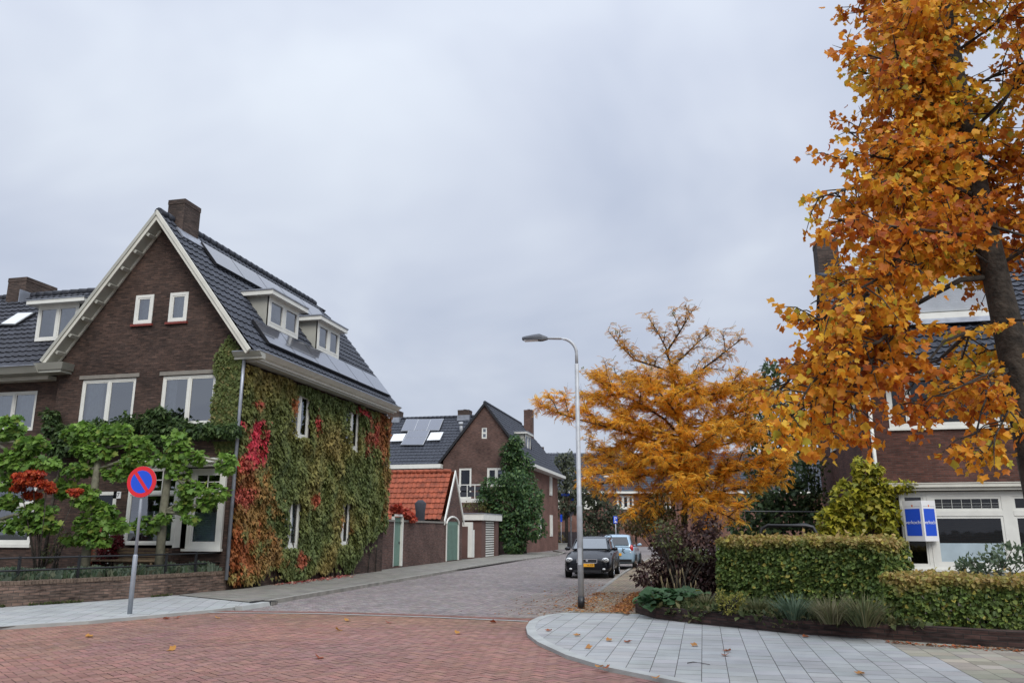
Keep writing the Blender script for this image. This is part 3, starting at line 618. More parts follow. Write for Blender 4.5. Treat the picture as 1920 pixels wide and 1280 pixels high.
MB().fbox((c1[0]-.1, 24.2, 10.1), YU, sr*0+UP, XU, -.2, .9, -.05, .45, .1, .13).build('flashing', 'lead', h0)
q = on(100, 641, OR, nr_); yd = q[1]-.05; l0 = at(64, 640, Y=yd); l1 = at(140, 640, Y=yd); tp = at(70, 580, Y=yd); print('rowdormer', yd, l0, l1, tp)
d = MB(); zb, zt = l0[2], tp[2]+.1; yb = 20.35+(zt-6.66)/.892+.2
dk = [MB().prism([(xx, yd+.02, zb), (xx, yd+.02, zt), (xx, yb, zt), (xx, yd+.1, zb)], (.05, 0, 0)) for xx in (l0[0], l1[0]-.05)]
dd = dk[0].build('dormer', 'white', h0, recalc=True); dk[1].build('cheek', 'white', dd, recalc=True)
MB().box(l0[0]-.25, l1[0]+.4, yd-.28, yb+.1, zt, zt+.13).build('dormer_fascia', 'white', dd); MB().box(l0[0]-.28, l1[0]+.43, yd-.3, yb+.1, zt+.13, zt+.165).build('dormer_roof', 'lead', dd)
dw = window(dd, (l0[0], yd, zb), XU, SN, l1[0]-l0[0], zt-zb, d=.0, fw=.09); dw.name = 'dormer_window'
for ch in list(dw.children): ch.parent = dd
MB().box(l0[0]+.05, l1[0]-.05, yd+.45, yd+.5, zb, zt).build('curtain', 'curtain', dd)
sk = [on(a, b, OR+nr_*.1, nr_) for a, b in ((2, 608), (28, 608), (62, 587), (34, 588))]
so_ = MB().prism(sk, nr_*.03).build('roof_window', 'lens', h0); c_ = sum(sk)/4; MB().prism([c_+(p-c_)*1.14 for p in sk], -nr_*.12).build('frame', 'black_frame', so_)

# ================================================================== CREEPER ON THE LEFT HOUSE
iv = thing('creeper', 'boston ivy turning green olive and crimson on the street side wall', 'climbing plant', (-13, 24, 0))
n = 38000; y = rng.uniform(20.75, 32.35, n); z = rng.uniform(.1, 6.6, n); p3 = np.stack([np.zeros(n), y, z], 1)
nz = vn(p3, 1.1, 2.); low = .42+.5*vn(np.stack([y, y*0, y*0], 1), .8, 5.)+np.clip((y-28.6)*.42, 0, 1.6)*(1+.3*nz)-.25*np.exp(-((y-25)/1.4)**2)
keep = z > low
for (a, b, c, d_) in sh: keep &= ~((y > a+.27+.1*nz) & (y < b-.08+.1*nz) & (z > c+.0+.12*nz) & (z < d_-.12+.15*nz))
keep &= z < 6.45+.12*nz
keep |= (rng.random(n) < .06) & (z > low-.3) & (z < 1.2)
y, z, nz = y[keep], z[keep], nz[keep]; n = len(y)
th = .05+.19*np.clip(.55+vn(np.stack([y*0, y, z], 1), 1.6, 8.), .1, 1)*rng.random(n)**.7
pos = np.stack([-13.0+th, y, z], 1)
ax = np.stack([.45+rng.normal(0, .22, n), rng.normal(0, .38, n), -1+rng.normal(0, .2, n)], 1); nr2 = np.stack([1+0*y, rng.normal(0, .35, n), .8+rng.normal(0, .35, n)], 1)
P1 = np.stack([y*0, y, z], 1); na = vn(P1, .55, 1.3); nb_ = vn(P1, 2.2, 4.4)
g1 = np.array((.135, .142, .042)); g2 = np.array((.19, .15, .048)); g3 = np.array((.085, .11, .036))
t_ = np.clip(.5+1.1*na+.5*nb_, 0, 1)[:, None]; col = g3*(1-t_)+g1*t_; t2 = np.clip((2.2*na+.5*nb_-.1), 0, 1)[:, None]; col = col*(1-t2)+g2*t2
def patch(cy, cz, ry, rz, c, s=1.):
    global col
    d_ = np.sqrt(((y-cy)/ry)**2+((z-cz)/rz)**2)+.9*nb_+rng.normal(0, .16, n)
    t = np.clip((1.05-d_)*3, 0, 1)[:, None]*s; col = col*(1-t)+np.array(c)*t
patch(21.5, 2.0, 1.4, 1.7, (.24, .12, .035), .75); patch(21.2, 1.0, .9, .9, (.26, .07, .025), .85); patch(22.8, .9, 1.5, .6, (.22, .09, .03), .6); patch(24.8, .8, .35, .3, (.30, .05, .035), .7)
patch(21.5, 4.1, .7, .7, (.42, .03, .055), .95); patch(21.3, 3.1, .5, .7, (.25, .075, .035), .6); patch(21.2, 2.6, .4, .35, (.33, .045, .05), .6)
patch(31.6, 5.6, 1.1, .9, (.24, .075, .03), .85); patch(30.2, 5.3, .7, .5, (.32, .04, .04), .6); patch(29.3, 6.3, .6, .15, (.38, .03, .045), .9); patch(25.5, 5.25, .2, .35, (.36, .03, .04), .85)
patch(24.0, 5.7, .3, .3, (.3, .07, .03), .7); patch(31.9, 4, .35, 2, (.20, .10, .03), .6); patch(28.3, 1.95, .5, .4, (.26, .09, .03), .7); patch(21.6, 5.4, .25, .2, (.4, .03, .04), .7); patch(25.6, 2.7, .3, .2, (.3, .05, .03), .8)
col *= 1.38*(1+rng.uniform(-.3, .3, (n, 1)))
leaves('leaves', pos, ax, nr2, rng.uniform(.09, .165, n), col, T_LOBED, 'leaf_dull', iv)
st = MB()
for k in range(26):
    yy = rng.uniform(21.2, 31.5); zz = .05; pp = [(-12.97, yy, zz)]
    for j in range(9): yy += rng.normal(0, .18); zz += rng.uniform(.3, .8); pp.append((-12.97, yy, min(zz, 6.3)))
    st.tube(pp, np.linspace(.02, .006, len(pp)), 5)
st.build('stem', 'bark', iv)
iv2 = thing('creeper', 'dark green small leaved ivy patch on the gable corner beside the window', 'climbing plant', (-13.3, 20.7, 5))
n = 5200; x = rng.uniform(-14.1, -12.98, n); z = rng.uniform(3.9, 7.6, n); q = np.stack([x, x*0, z], 1); nz = vn(q, 1.4, 6.)
edge = np.interp(z, [3.9, 4.7, 6.2, 6.5, 7.6], [-13.75, -13.82, -13.80, -13.72, -13.45])-.28*nz-.15*(np.abs(z-6.5) < .35)*rng.random(n); kp = (x > edge) & (z < 6.75+(-12.95-x)*1.15)
x, z, nz = x[kp], z[kp], nz[kp]; n = len(x); pos = np.stack([x, YF-.03-.1*rng.random(n)*(1+nz), z], 1)
ax = np.stack([rng.normal(0, .4, n), -.4+rng.normal(0, .2, n), -1+rng.normal(0, .2, n)], 1); nr2 = np.stack([rng.normal(0, .35, n), -1+0*x, .5+0*x], 1)
col = pal([(.11, .14, .04), (.14, .165, .05), (.08, .11, .03), (.19, .16, .055)], n, .25, [.4, .3, .2, .1])
leaves('leaves', pos, ax, nr2, rng.uniform(.07, .12, n), col, T_LOBED, 'leaf_dull', iv2)

# ================================================================== LEFT GARDEN
gwl = thing('garden_wall', 'low weathered brick garden wall along the left pavement', 'wall', (-14.5, 16, 0))
gm, gi = band(GW, .22, 0, .50); gm.build('wall', 'brick_wall', gwl)
cap = MB(); L_ = np.array(GW)
for a, b in zip(GW, GW[1:]):
    d = unit(np.subtract(b, a)); ln = np.hypot(*np.subtract(b, a)); k = int(ln/.075); nrm_ = A(-d[1], d[0])
    for i in range(k):
        s0 = A(*a)+d*(ln*i/k+.004); s1 = A(*a)+d*(ln*(i+1)/k-.004); zt = .585+random.uniform(-.008, .006); o0 = -.02+random.uniform(-.008, .008)
        cap.hexa([(*(s0+nrm_*o0), .502), (*(s1+nrm_*o0), .502), (*(s1+nrm_*.24), .502), (*(s0+nrm_*.24), .502), (*(s0+nrm_*o0), zt), (*(s1+nrm_*o0), zt), (*(s1+nrm_*.24), zt), (*(s0+nrm_*.24), zt)])
cap.build('coping', P('coping_brick', (.12, .085, .062), .9, var=.45, vs=12, bump=.4), gwl)
gs = MB(); gs.add([(*p, .48) for p in gi]+[(-13, 21.1, .48), (-30, 21.1, .48), (-30, 8, .48)], [tuple(range(len(gi)+3))]); struct(gs.build('garden_soil', 'soil'))
rl = thing('garden_railing', 'black two bar metal railing above the low garden wall', 'railing', (-14.5, 16.2, .58))
RL = np.array(gi); RL = RL[1:]; rp = lambda t: A(np.interp(t, np.linspace(0, 1, len(RL)), RL[:, 0]), np.interp(t, np.linspace(0, 1, len(RL)), RL[:, 1]))
for zz in (1.07, .80): MB().tube([(*(rp(t)+A(-.02, 0)), zz) for t in np.linspace(0, 1, 14)], .022, 8).build('rail', 'black_metal', rl)
def wall_t(px):                                              # where along the railing a sight line crosses it
    best = min(np.linspace(0, 1, 400), key=lambda t: abs(np.cross(ray(px, 1000)[:2], rp(t)))); return best
for px in (-60, 45, 156, 318, 373):
    c = rp(wall_t(px)); MB().box(c[0]-.05, c[0]-.0, c[1]-.025, c[1]+.025, .48, 1.11).build('post', 'black_metal', rl)
# lavender strip
lv = []
n = 5200; t = rng.random(n); c = np.array([rp(q) for q in t]); off = rng.uniform(.05, .9, n)**1.0
pos = np.stack([c[:, 0]-off*.9, c[:, 1]+off*.35, .48+0*t], 1); hgt = (.10+.16*np.clip(.6+vn(pos, 2., 1.), 0, 1.2))
lvd = leaves('lavender', pos, np.stack([rng.normal(0, .35, n), rng.normal(0, .35, n), 1+0*t], 1), rv(n), hgt*1.5, pal([(.10, .14, .10), (.13, .17, .125), (.07, .11, .06), (.16, .18, .12)], n), T_OVAL, 'leaf_dull')
tag(lvd, kind='stuff')
lvd['label'] = 'low grey green lavender planting behind the black railing'
# bench
bn_ = thing('garden_bench', 'dark wooden slatted bench standing under the bay window', 'bench', (-15.6, 19.9, .48))
for k in range(6): MB().box(-16.75, -14.35, 19.98, 20.01, .72+k*.085, .775+k*.085).build('slat', 'wood', bn_)
MB().box(-16.75, -14.35, 19.5, 19.95, .86, .90).build('seat', 'wood', bn_)
for x in (-16.6, -14.5):
    MB().box(x-.03, x+.03, 19.94, 19.98, .48, 1.2).box(x-.03, x+.03, 19.52, 19.58, .48, .86).build('leg', 'wood', bn_)
# plane trees trained flat
def espalier(px, base_y, Y, label, trunk, clumps, r=.105):
    b = at(px, base_y, Y=Y); b[2] = .48
    tr = thing('plane_tree', label, 'tree', b, 'plane trees trained flat in the left garden')
    tp = [at(a, c, Y=Y) for a, c in trunk]; tp[0] = b; tk = MB(); tk.tube(tp, np.linspace(r*1.15, r*.75, len(tp)), 12)
    for (cx, cy, rx, ry, dy) in clumps:                      # knobbly arms from the trunk to each clump
        c = at(cx, cy, Y=Y+dy); j = min(tp[1:], key=lambda q: abs(q[2]-c[2])+.2*abs(q[0]-c[0])); m_ = (j+c)/2+A(0, 0, .06)
        tk.tube([j, m_, c], [r*.5, r*.4, r*.22], 7)
    tk.build('trunk', 'bark_plane', tr); Ps = []; Ds = []
    for (cx, cy, rx, ry, dy) in clumps:
        c = at(cx, cy, Y=Y+dy); k = Y/1430.; nn = int(40+rx*ry*.165); p, dd_ = ell(c, (rx*k*1.02, .32, ry*k), nn, .25); Ps.append(p); Ds.append(dd_)
    p = np.concatenate(Ps); d_ = np.concatenate(Ds); n = len(p); ax, nr2 = hang(n, d_, .35, .75); nr2 = nr2*A(1, 1, 1.6)+A(0, -.5, .3)
    leaves('crown', p, ax, nr2, rng.uniform(.075, .175, n), pal([(.15, .27, .042), (.11, .21, .036), (.19, .31, .06), (.075, .15, .03), (.24, .30, .06)], n, .22, [.33, .28, .2, .12, .07]), T_PLANE, 'leaf', tr)
espalier(300, 1050, 19.5, 'trained plane tree in front of the bay window with bare lower trunk', [(300, 1045), (306, 960), (315, 890), (322, 850), (328, 825)],
 [(335, 835, 34, 36, 0), (305, 862, 40, 18, 0), (368, 858, 22, 16, 0), (424, 868, 22, 24, 0), (335, 885, 26, 18, 0), (352, 915, 26, 22, -.1), (400, 922, 38, 20, 0), (345, 945, 24, 16, 0), (358, 972, 12, 9, -.1), (275, 985, 32, 18, -.1), (310, 970, 12, 10, -.1), (390, 945, 18, 12, 0)])
espalier(161, 1052, 18.3, 'trained plane tree between the house door and the no parking sign', [(161, 1052), (168, 980), (175, 930), (182, 880), (186, 840)],
 [(150, 812, 42, 24, 0), (215, 815, 48, 26, 0), (260, 838, 36, 24, 0), (180, 845, 62, 22, 0), (255, 862, 40, 18, 0), (150, 880, 40, 18, 0), (225, 885, 50, 18, .1), (120, 915, 40, 18, 0), (160, 930, 36, 24, -.1), (195, 960, 30, 22, 0), (165, 985, 30, 24, -.1), (175, 1012, 45, 13, -.1), (215, 985, 38, 14, 0), (130, 1012, 26, 8, 0)])
espalier(-25, 1060, 17.3, 'trained plane tree at the left edge of the picture, half cut off', [(-25, 1060), (-20, 980), (-14, 900), (-10, 830)],
 [(18, 800, 40, 30, 0), (60, 835, 45, 24, 0), (30, 862, 55, 26, 0), (85, 868, 34, 16, 0), (12, 905, 30, 18, 0), (70, 960, 40, 24, -.1), (38, 985, 50, 18, -.1), (90, 985, 28, 16, 0), (15, 940, 24, 16, 0)])
# wisteria along the front
ws = thing('wisteria', 'dark green wisteria trained along the house front under the upper windows', 'climbing plant', (-16.5, 20.6, 4.3))
Ps = []; Ds = []
for (cx, cy, rx, ry) in ((100, 800, 20, 22), (95, 778, 18, 14), (130, 812, 35, 20), (180, 800, 40, 18), (235, 795, 40, 20), (285, 790, 38, 24), (300, 775, 24, 14), (330, 800, 38, 18), (380, 805, 40, 16), (430, 806, 30, 15), (200, 825, 60, 16), (120, 840, 40, 16), (290, 822, 60, 14)):
    c = at(cx, cy, Y=20.45); p, d_ = ell(c, (rx*.0142, .28, ry*.0142), int(rx*ry*.8), .3); Ps.append(p); Ds.append(d_)
p = np.concatenate(Ps); d_ = np.concatenate(Ds); n = len(p); ax, nr2 = hang(n, d_, .7, .5)
leaves('foliage', p, ax, nr2, rng.uniform(.10, .2, n), pal([(.05, .09, .03), (.075, .13, .042), (.04, .07, .025), (.11, .165, .055)], n, .25), T_OVAL, 'leaf', ws)
MB().tube([(-19.0, 20.7, .5), (-18.9, 20.65, 2.5), (-18.7, 20.6, 4.0), (-16, 20.6, 4.25), (-13.2, 20.6, 4.2)], [.05, .045, .04, .03, .02], 8).build('stem', 'bark', ws)
def shrub(name, label, cat, base, clumps, nper, size, cols, T=T_OVAL, mat='leaf', shell=.35, droop=.4, stems=8, wts=None, rnd=.7, bark='bark', up=0., group=None, jit=.22):
    s_ = thing(name, label, cat, base, group); Ps = []; Ds = []; st_ = MB()
    for (c, r) in clumps:
        vol = r[0]*r[2]+r[0]*r[1]+r[1]*r[2]; p, d_ = ell(c, r, max(8, int(nper*vol)), shell); Ps.append(p); Ds.append(d_)
        for k in range(max(1, stems//len(clumps))):
            e_ = np.array(c)+rv(1)[0]*np.array(r)*.7; b = np.array(base)+A(rng.normal(0, .06), rng.normal(0, .06), 0); st_.tube([b, (b+e_)/2+A(0, 0, .08), e_], [.022, .014, .006], 5)
    p = np.concatenate(Ps); d_ = np.concatenate(Ds); n = len(p); ax, nr2 = hang(n, d_, droop, rnd); ax = ax+A(0, 0, up)
    p[:, 2] = np.maximum(p[:, 2], base[2]+.02)
    c = pal(cols, n, jit, wts); leaves('foliage', p, ax, nr2, rng.uniform(size[0], size[1], n), c, T, mat, s_)
    st_.build('stem', bark, s_); return s_
b = at(75, 1055, Y=17.3); b[2] = .48
shrub('japanese_maple', 'scarlet japanese maple showing between the green plane trees', 'tree', b, [(at(40, 892, Y=17.0), (.24, .25, .06)), (at(66, 888, Y=16.9), (.26, .25, .06)), (at(55, 902, Y=16.9), (.40, .3, .08)), (at(86, 908, Y=16.9), (.20, .25, .06)), (at(96, 918, Y=16.9), (.1, .15, .05)), (at(142, 922, Y=17.2), (.13, .2, .07)), (at(60, 928, Y=17.2), (.25, .2, .08)), (at(35, 915, Y=17.0), (.15, .2, .06))], 2400, (.07, .12), [(.42, .05, .02), (.50, .10, .03), (.28, .035, .018)], T_LOBED, 'leaf')
b = at(205, 1055, Y=19.9); b[2] = .48
shrub('burgundy_shrub', 'dark crimson shrub beside the orange front door', 'shrub', b, [(at(205, 1035, Y=19.9), (.32, .25, .22)), (at(215, 1015, Y=19.9), (.3, .25, .2)), (at(185, 1055, Y=19.9), (.25, .2, .16))], 1500, (.05, .1), [(.11, .012, .018), (.17, .02, .025), (.07, .012, .015)], T_LOBED, 'leaf')
b = at(100, 1060, Y=19.2); b[2] = .48
shrub('garden_shrub', 'sparse olive shrub under the plane trees by the railing', 'shrub', b, [(at(95, 1035, Y=19.4), (.35, .25, .25)), (at(120, 1010, Y=19.4), (.3, .25, .25))], 500, (.06, .12), [(.08, .09, .03), (.12, .12, .045), (.06, .07, .03)], T_OVAL, 'leaf')
# no parking sign (leaning)
sb = at(243, 1150, Z=.055); sg = thing('no_parking_sign', 'round red and blue no parking sign on a leaning grey pole', 'traffic sign', sb)
stp = at(268, 903, Y=sb[1]-.02); ld = unit(stp-sb); q1 = sb+ld*(np.linalg.norm(stp-sb)*.43)
MB().tube([sb, q1, q1+ld*.03], [.046, .046, .032], 14).tube([q1+ld*.02, stp+ld*.28], .030, 12).build('pole', 'galv_sign', sg)
fu = unit(A(math.cos(R(7)), math.sin(R(7)), 0)); fv = unit(ld-fu*(ld@fu)); fn = np.cross(fu, fv); fn = fn if fn[1] < 0 else -fn
cc = stp+fn*.04; rs = .315
sd_ = MB().disc(cc, fu, fv, rs, .015, 48).build('sign_plate', 'sign_red', sg)
bl_ = MB().disc(cc+fn*.0155, fu, fv, rs*.735, .002, 48).build('blue_field', 'sign_blue', sd_)
dg_ = unit(fu*.78-fv*1.0); dp_ = np.cross(fn, dg_); MB().prism([cc+fn*.0185+dg_*rs*.76*a+dp_*.034*b_ for a, b_ in ((-1, -1), (1, -1), (1, 1), (-1, 1))], fn*.002).build('red_bar', 'sign_red', sd_, recalc=True)
MB().disc(cc-fn*.003, fu, fv, rs+.004, .003, 48).build('rim', 'zinc', sd_)

# ================================================================== WALLS, SHED, GARAGE ON THE LEFT OF THE STREET
gw2 = thing('garden_wall', 'tall brown brick garden wall with a green door in the side street', 'wall', (-13.5, 37, 0))
w = MB(); WX = -13.55
wall(w, (WX, 0, 0), YU, XU, [0, 2.08], lambda z: 32.2, lambda z: 42.35, [(34.85, 35.95, .12, 2.08)], depth=.2); w.build('wall', 'brick_two', gw2); MB().quad((WX-.22, 42.3, 0), (WX-.22, 32.2, 0), (WX-.22, 32.2, 2.08), (WX-.22, 42.3, 2.08)).build('rear_face', 'brick_two', gw2)
MB().box(WX-.27, WX+.05, 32.2, 34.85, 2.082, 2.17).box(WX-.27, WX+.05, 35.95, 42.3, 2.082, 2.17).build('coping', 'stone', gw2)
gd = MB(); 
for k in range(8): gd.box(WX-.12, WX-.08, 34.93+k*.117, 35.04+k*.117, .14, 2.3)
gd = gd.build('door', 'green_door', gw2); MB().box(WX-.12, WX+.03, 35.87, 35.97, .12, 2.42).box(WX-.12, WX+.0, 34.83, 34.92, .12, 2.42).box(WX-.12, WX+.03, 34.83, 35.97, 2.32, 2.42).build('door_frame', 'white', gd); MB().box(WX-.08, WX-.05, 35.7, 35.8, 1.1, 1.2).build('handle', 'black_metal', gd)
cb_ = at(742, 960, X=WX)
shrub('creeper', 'coral red creeper hanging over the garden wall by the green door', 'climbing plant', (WX-.1, 36.2, 2.17), [((WX-.05, 35.2, 2.68), (.22, .55, .18)), ((WX, 36.3, 2.5), (.22, .55, .24)), ((WX+.05, 37.0, 2.2), (.18, .4, .3))], 700, (.12, .2), [(.42, .06, .035), (.48, .10, .05), (.30, .05, .03)], T_LOBED, 'leaf')
cv = thing('covered_parasol', 'dark grey fabric cover standing behind the tall garden wall', 'cover', (WX-.45, 39.5, 1.2))
cy = at(788, 960, X=WX-.45)[1]
MB().tube([(WX-.45, cy, 1.2), (WX-.45, cy, 2.6), (WX-.45, cy, 3.05), (WX-.45, cy, 3.22)], [.24, .24, .3, .12], 9).build('cover', 'fabric', cv)
sh_ = thing('garden_shed', 'brick shed with orange tiled roof and arched green door', 'shed', (-15, 44, 0))
w = MB(); SY0, SY1, SA = 42.35, 45.55, 43.95
wall(w, (WX+.02, 0, 0), YU, XU, [0, 2.45, 4.9], lambda z: SY0 if z <= 2.45 else SY0+(z-2.45)/2.45*1.6, lambda z: SY1 if z <= 2.45 else SY1-(z-2.45)/2.45*1.6, [(42.5, 44.85, .1, 2.2)], depth=.15)
w.quad((-20, SY0, 0), (WX+.02, SY0, 0), (WX+.02, SY0, 2.45), (-20, SY0, 2.45)); w.quad((WX+.02, SY1, 0), (-20, SY1, 0), (-20, SY1, 2.45), (WX+.02, SY1, 2.45)); w.build('wall', 'brick_two', sh_)
ss = unit((0, SA-SY0+.15, 4.95-2.3)); sn = unit((0, -(4.95-2.3), SA-SY0+.15)); rr = tile_roof('roof', 'tile_orange', sh_, (-20.2, SY0-.15, 2.3), XU, ss, sn, 20.2-13.75+.02, math.hypot(SA-SY0+.15, 2.65), pitch=.27, rh=.36, amp=.03, lift=.05)
MB().quad((WX-.02, SY1+.15, 2.3), (-20.2, SY1+.15, 2.3), (-20.2, SA, 4.95), (WX-.02, SA, 4.95)).build('roof', 'tile_orange', sh_)
ridge_caps((-20.2, SA, 4.98), (WX, SA, 4.98), 'tile_orange', rr, .12, .4)
for a, b in (((SA, 5.03), (SY0-.25, 2.25)), ((SA, 5.03), (SY1+.25, 2.25))):
    MB().prism([(WX+.02, a[0], a[1]), (WX+.02, b[0], b[1]), (WX+.02, b[0], b[1]-.26), (WX+.02, a[0], a[1]-.26)], (.06, 0, 0)).build('bargeboard', 'white', sh_, recalc=True)
dr = MB(); pts = [(WX-.05, 42.6, .12), (WX-.05, 44.75, .12), (WX-.05, 44.75, 2.0)]+[(WX-.05, 43.675+1.075*math.cos(a), 2.0+.36*math.sin(a)) for a in np.linspace(.2, math.pi-.2, 9)]+[(WX-.05, 42.6, 2.0)]
do2 = dr.prism(pts, (.05, 0, 0)).build('door', 'green_door', sh_, recalc=True)
pl = MB()
for k in range(1, 9): pl.box(WX+.001, WX+.006, 42.6+k*.239-.012, 42.6+k*.239+.012, .14, 2.0)
pl.build('plank_joint', 'black_frame', do2)
fr = MB(); fr.box(WX-.05, WX+.06, 44.75, 44.86, .1, 2.02); fr.box(WX-.05, WX+.06, 42.5, 42.6, .1, 2.02)
arc = [(43.675+1.16*math.cos(a), 2.02+.42*math.sin(a)) for a in np.linspace(0, math.pi, 13)]; fr.tube([(WX+.03, a, b) for a, b in arc], .06, 6); fr.build('door_frame', 'white', do2)
ga = thing('garage', 'small flat roofed garage with white fascia and slatted door', 'garage', (-15, 50, 0))
MB().box(-18, WX, 49.9, 50.1, 0, 2.35).box(WX-.3, WX, 50.1, 50.9, 0, 2.35).box(WX-.3, WX, 53.4, 54.5, 0, 2.35).box(-18, WX, 54.3, 54.5, 0, 2.35).build('wall', 'garage_brown', ga)
gr_ = MB().box(-18.2, WX+.15, 49.75, 54.7, 2.35, 2.75).build('fascia', 'white', ga); MB().box(-18.25, WX+.18, 49.7, 54.75, 2.75, 2.79).build('roof', 'lead', ga)
gd_ = MB().box(WX-.2, WX-.15, 50.9, 53.4, 0, 2.35).build('door', 'black_frame', ga); sl_ = MB()
for k in range(15): sl_.box(WX-.15, WX-.08, 50.92, 53.38, .1+k*.15, .18+k*.15)
sl_.build('slat', 'white', gd_)
pp = thing('white_downpipe', 'bent white metal flue standing before the brown garage', 'pipe', (WX+.1, 48, 0))
MB().box(WX-.2, WX+.05, 47.5, 47.75, .15, 1.95).box(WX-.55, WX+.05, 47.5, 47.75, 1.95, 2.2).build('flue', 'white', pp); MB().box(WX-.15, WX+.05, 47.85, 48.1, .15, 1.75).build('panel', 'white', pp)

# ================================================================== SECOND HOUSE
h2 = thing('brick_house', 'red brick gabled house with balcony at the far end of the garden walls', 'house', (-16.4, 68, 0))
G2 = 61.0; gx0, gx1, ga_, gz = -19.75, -13.3, -16.35, 11.6; sl2 = (gz-7.1)/(gx1-ga_+.1)
pt2 = lambda a, b: at(a, b, Y=G2)
d0, d1 = pt2(860, 935), pt2(884, 877); v0, v1 = pt2(913, 912), pt2(948, 876); s0, s1 = pt2(903, 822), pt2(913, 801)
w = MB(); wall(w, (0, G2, 0), XU, SN, [0, 7.1, 11.5], lambda z: gx0 if z <= 7.1 else gx0+(z-7.1)/4.4*(ga_-gx0), lambda z: gx1 if z <= 7.1 else gx1-(z-7.1)/4.4*(gx1-ga_), [(d0[0], d1[0], d0[2], d1[2]), (v0[0], v1[0], v0[2], v1[2]), (s0[0], s1[0], s0[2], s1[2])])
w.build('wall', 'brick_two', h2)
w = MB(); wall(w, (gx1, 0, 0), YU, XU, [0, 7.1], lambda z: G2, lambda z: 76.5, []); w.quad((gx1, 76.5, 0), (gx0, 76.5, 0), (gx0, 76.5, 7.1), (gx1, 76.5, 7.1)); w.quad((gx0, 76.5, 0), (gx0, G2, 0), (gx0, G2, 7.1), (gx0, 76.5, 7.1)); w.build('wall', 'brick_side', h2)
window(h2, (d0[0], G2, d0[2]), XU, SN, d1[0]-d0[0], d1[2]-d0[2], mull=(), trans=.35, name='balcony_door', fw=.1, curtain=[(.1, .9)])
window(h2, (v0[0], G2, v0[2]), XU, SN, v1[0]-v0[0], v1[2]-v0[2], fw=.12, curtain=[(.05, .4)]); window(h2, (s0[0], G2, s0[2]), XU, SN, s1[0]-s0[0], s1[2]-s0[2], mull=(), trans=.5, fw=.07)
e2x = gx1+.6; e2z = 6.75; s2 = unit((ga_-e2x, 0, gz-e2z)); n2_ = unit((gz-e2z, 0, e2x-ga_)); L2 = math.hypot(ga_-e2x, gz-e2z)
r2 = tile_roof('roof', 'tile', h2, (e2x, G2-.15, e2z), YU, s2, n2_, 15.9, L2, pitch=.3, rh=.38, ulim=lambda s: (0, 15.9-.9*max(0, s-.55*L2)))
s3 = unit((ga_-gx0+.5, 0, gz-e2z)); tile_roof('roof', 'tile', h2, (gx0-.5, G2+15.7, e2z), -YU, s3, unit((-(gz-e2z), 0, ga_-gx0+.5)), 15.85, math.hypot(ga_-gx0+.5, gz-e2z), pitch=.3, rh=.38)
ridge_caps((ga_, G2-.15, gz+.02), (ga_, G2+13.2, gz+.02), 'tile', r2)
for ex in (e2x, gx0-.5):
    dv_ = A(ex-ga_, 0, e2z-gz); MB().prism([A(ga_, G2-.16, gz+.08), A(ga_, G2-.16, gz+.08)+dv_, A(ga_, G2-.16, gz-.2)+dv_, A(ga_, G2-.16, gz-.2)], (0, -.05, 0)).build('bargeboard', 'black_frame', h2, recalc=True)
MB().box(gx1, gx1+.75, G2-.1, 76.9, 6.55, 6.8).build('gutter', 'white', h2)
for (a, b, c) in ((72.2, 4.9, 6.5), (72.2, 1.3, 3.1), (66.8, 1.2, 3.0)): window(h2, (gx1, a, b), YU, XU, 1.1, c-b, fw=.16, d=.08, sill='white')
q2 = on(991, 814, A(e2x, 0, e2z), n2_); ct = at(985, 768, Y=q2[1]); print('chim2', q2, ct)
chimney(h2, q2[0]-.45, q2[0]+.35, q2[1], q2[1]+.8, 7.5, ct[2], 'brick_two')
dx = at(990, 850, X=-14.3); dormer(h2, 66.0, 2.2, 8.05, 9.55, -13.95, slope=lambda z: e2x-(z-e2z)/((gz-e2z)/(e2x-ga_)))
bl0, bl1 = pt2(856, 950), pt2(910, 908); bz = d0[2]
bc_ = MB().box(-19.75, bl1[0]+.2, G2-1.6, G2-.01, bz-.35, bz-.05).build('balcony', 'white', h2)
rb = MB(); rb.box(bl0[0]-.5, bl1[0]+.2, G2-1.58, G2-1.53, bz+.95, bz+1.02)
for k in range(6): x = bl0[0]-.5+k*(bl1[0]-bl0[0]+.7)/5; rb.box(x-.03, x+.03, G2-1.58, G2-1.53, bz-.05, bz+.95)
rb.build('rail', 'white', bc_); MB().box(bl0[0]-.5, bl1[0]+.2, G2-1.52, G2-1.49, bz+.1, bz+.45).box(bl0[0]-.5, bl1[0]+.2, G2-1.52, G2-1.49, bz+.55, bz+.85).build('balustrade_panel', 'fabric', bc_)
MB().box(-19.75, -14.6, G2-2.5, G2-.01, 0, bz-.36).build('extension', 'brick_two', h2)
ho = thing('row_house', 'row house roof with solar panels behind the orange shed roof', 'house', (-30, 65, 0))
w = MB(); wall(w, (0, G2+.2, 0), XU, SN, [0, 6.9], lambda z: -45, lambda z: gx0, []); w.build('wall', 'brick_two', ho)
OB = A(-45, G2-.3, 6.85); sb_ = unit((0, 65.2-OB[1], 11.15-6.85)); nb2 = unit((0, -(11.15-6.85), 65.2-OB[1])); rB = tile_roof('roof', 'tile', ho, OB, XU, sb_, nb2, 45-16.9, math.hypot(65.2-OB[1], 4.3), pitch=.3, rh=.38, ulim=lambda s: (0, 45+gx0-.35+s*sb_[2]/1.35))
MB().quad((-45, 65.2, 11.12), (-17, 65.2, 11.12), (-17, 70, 6.9), (-45, 70, 6.9)).build('roof', 'tile', ho); ridge_caps((-45, 65.2, 11.18), (-17, 65.2, 11.18), 'tile', rB)
MB().box(-45, gx0-.05, G2-.55, G2+.19, 6.5, 6.82).build('gutter', 'white', ho)
def on2(a, b): return on(a, b, OB+nb2*.15, nb2)
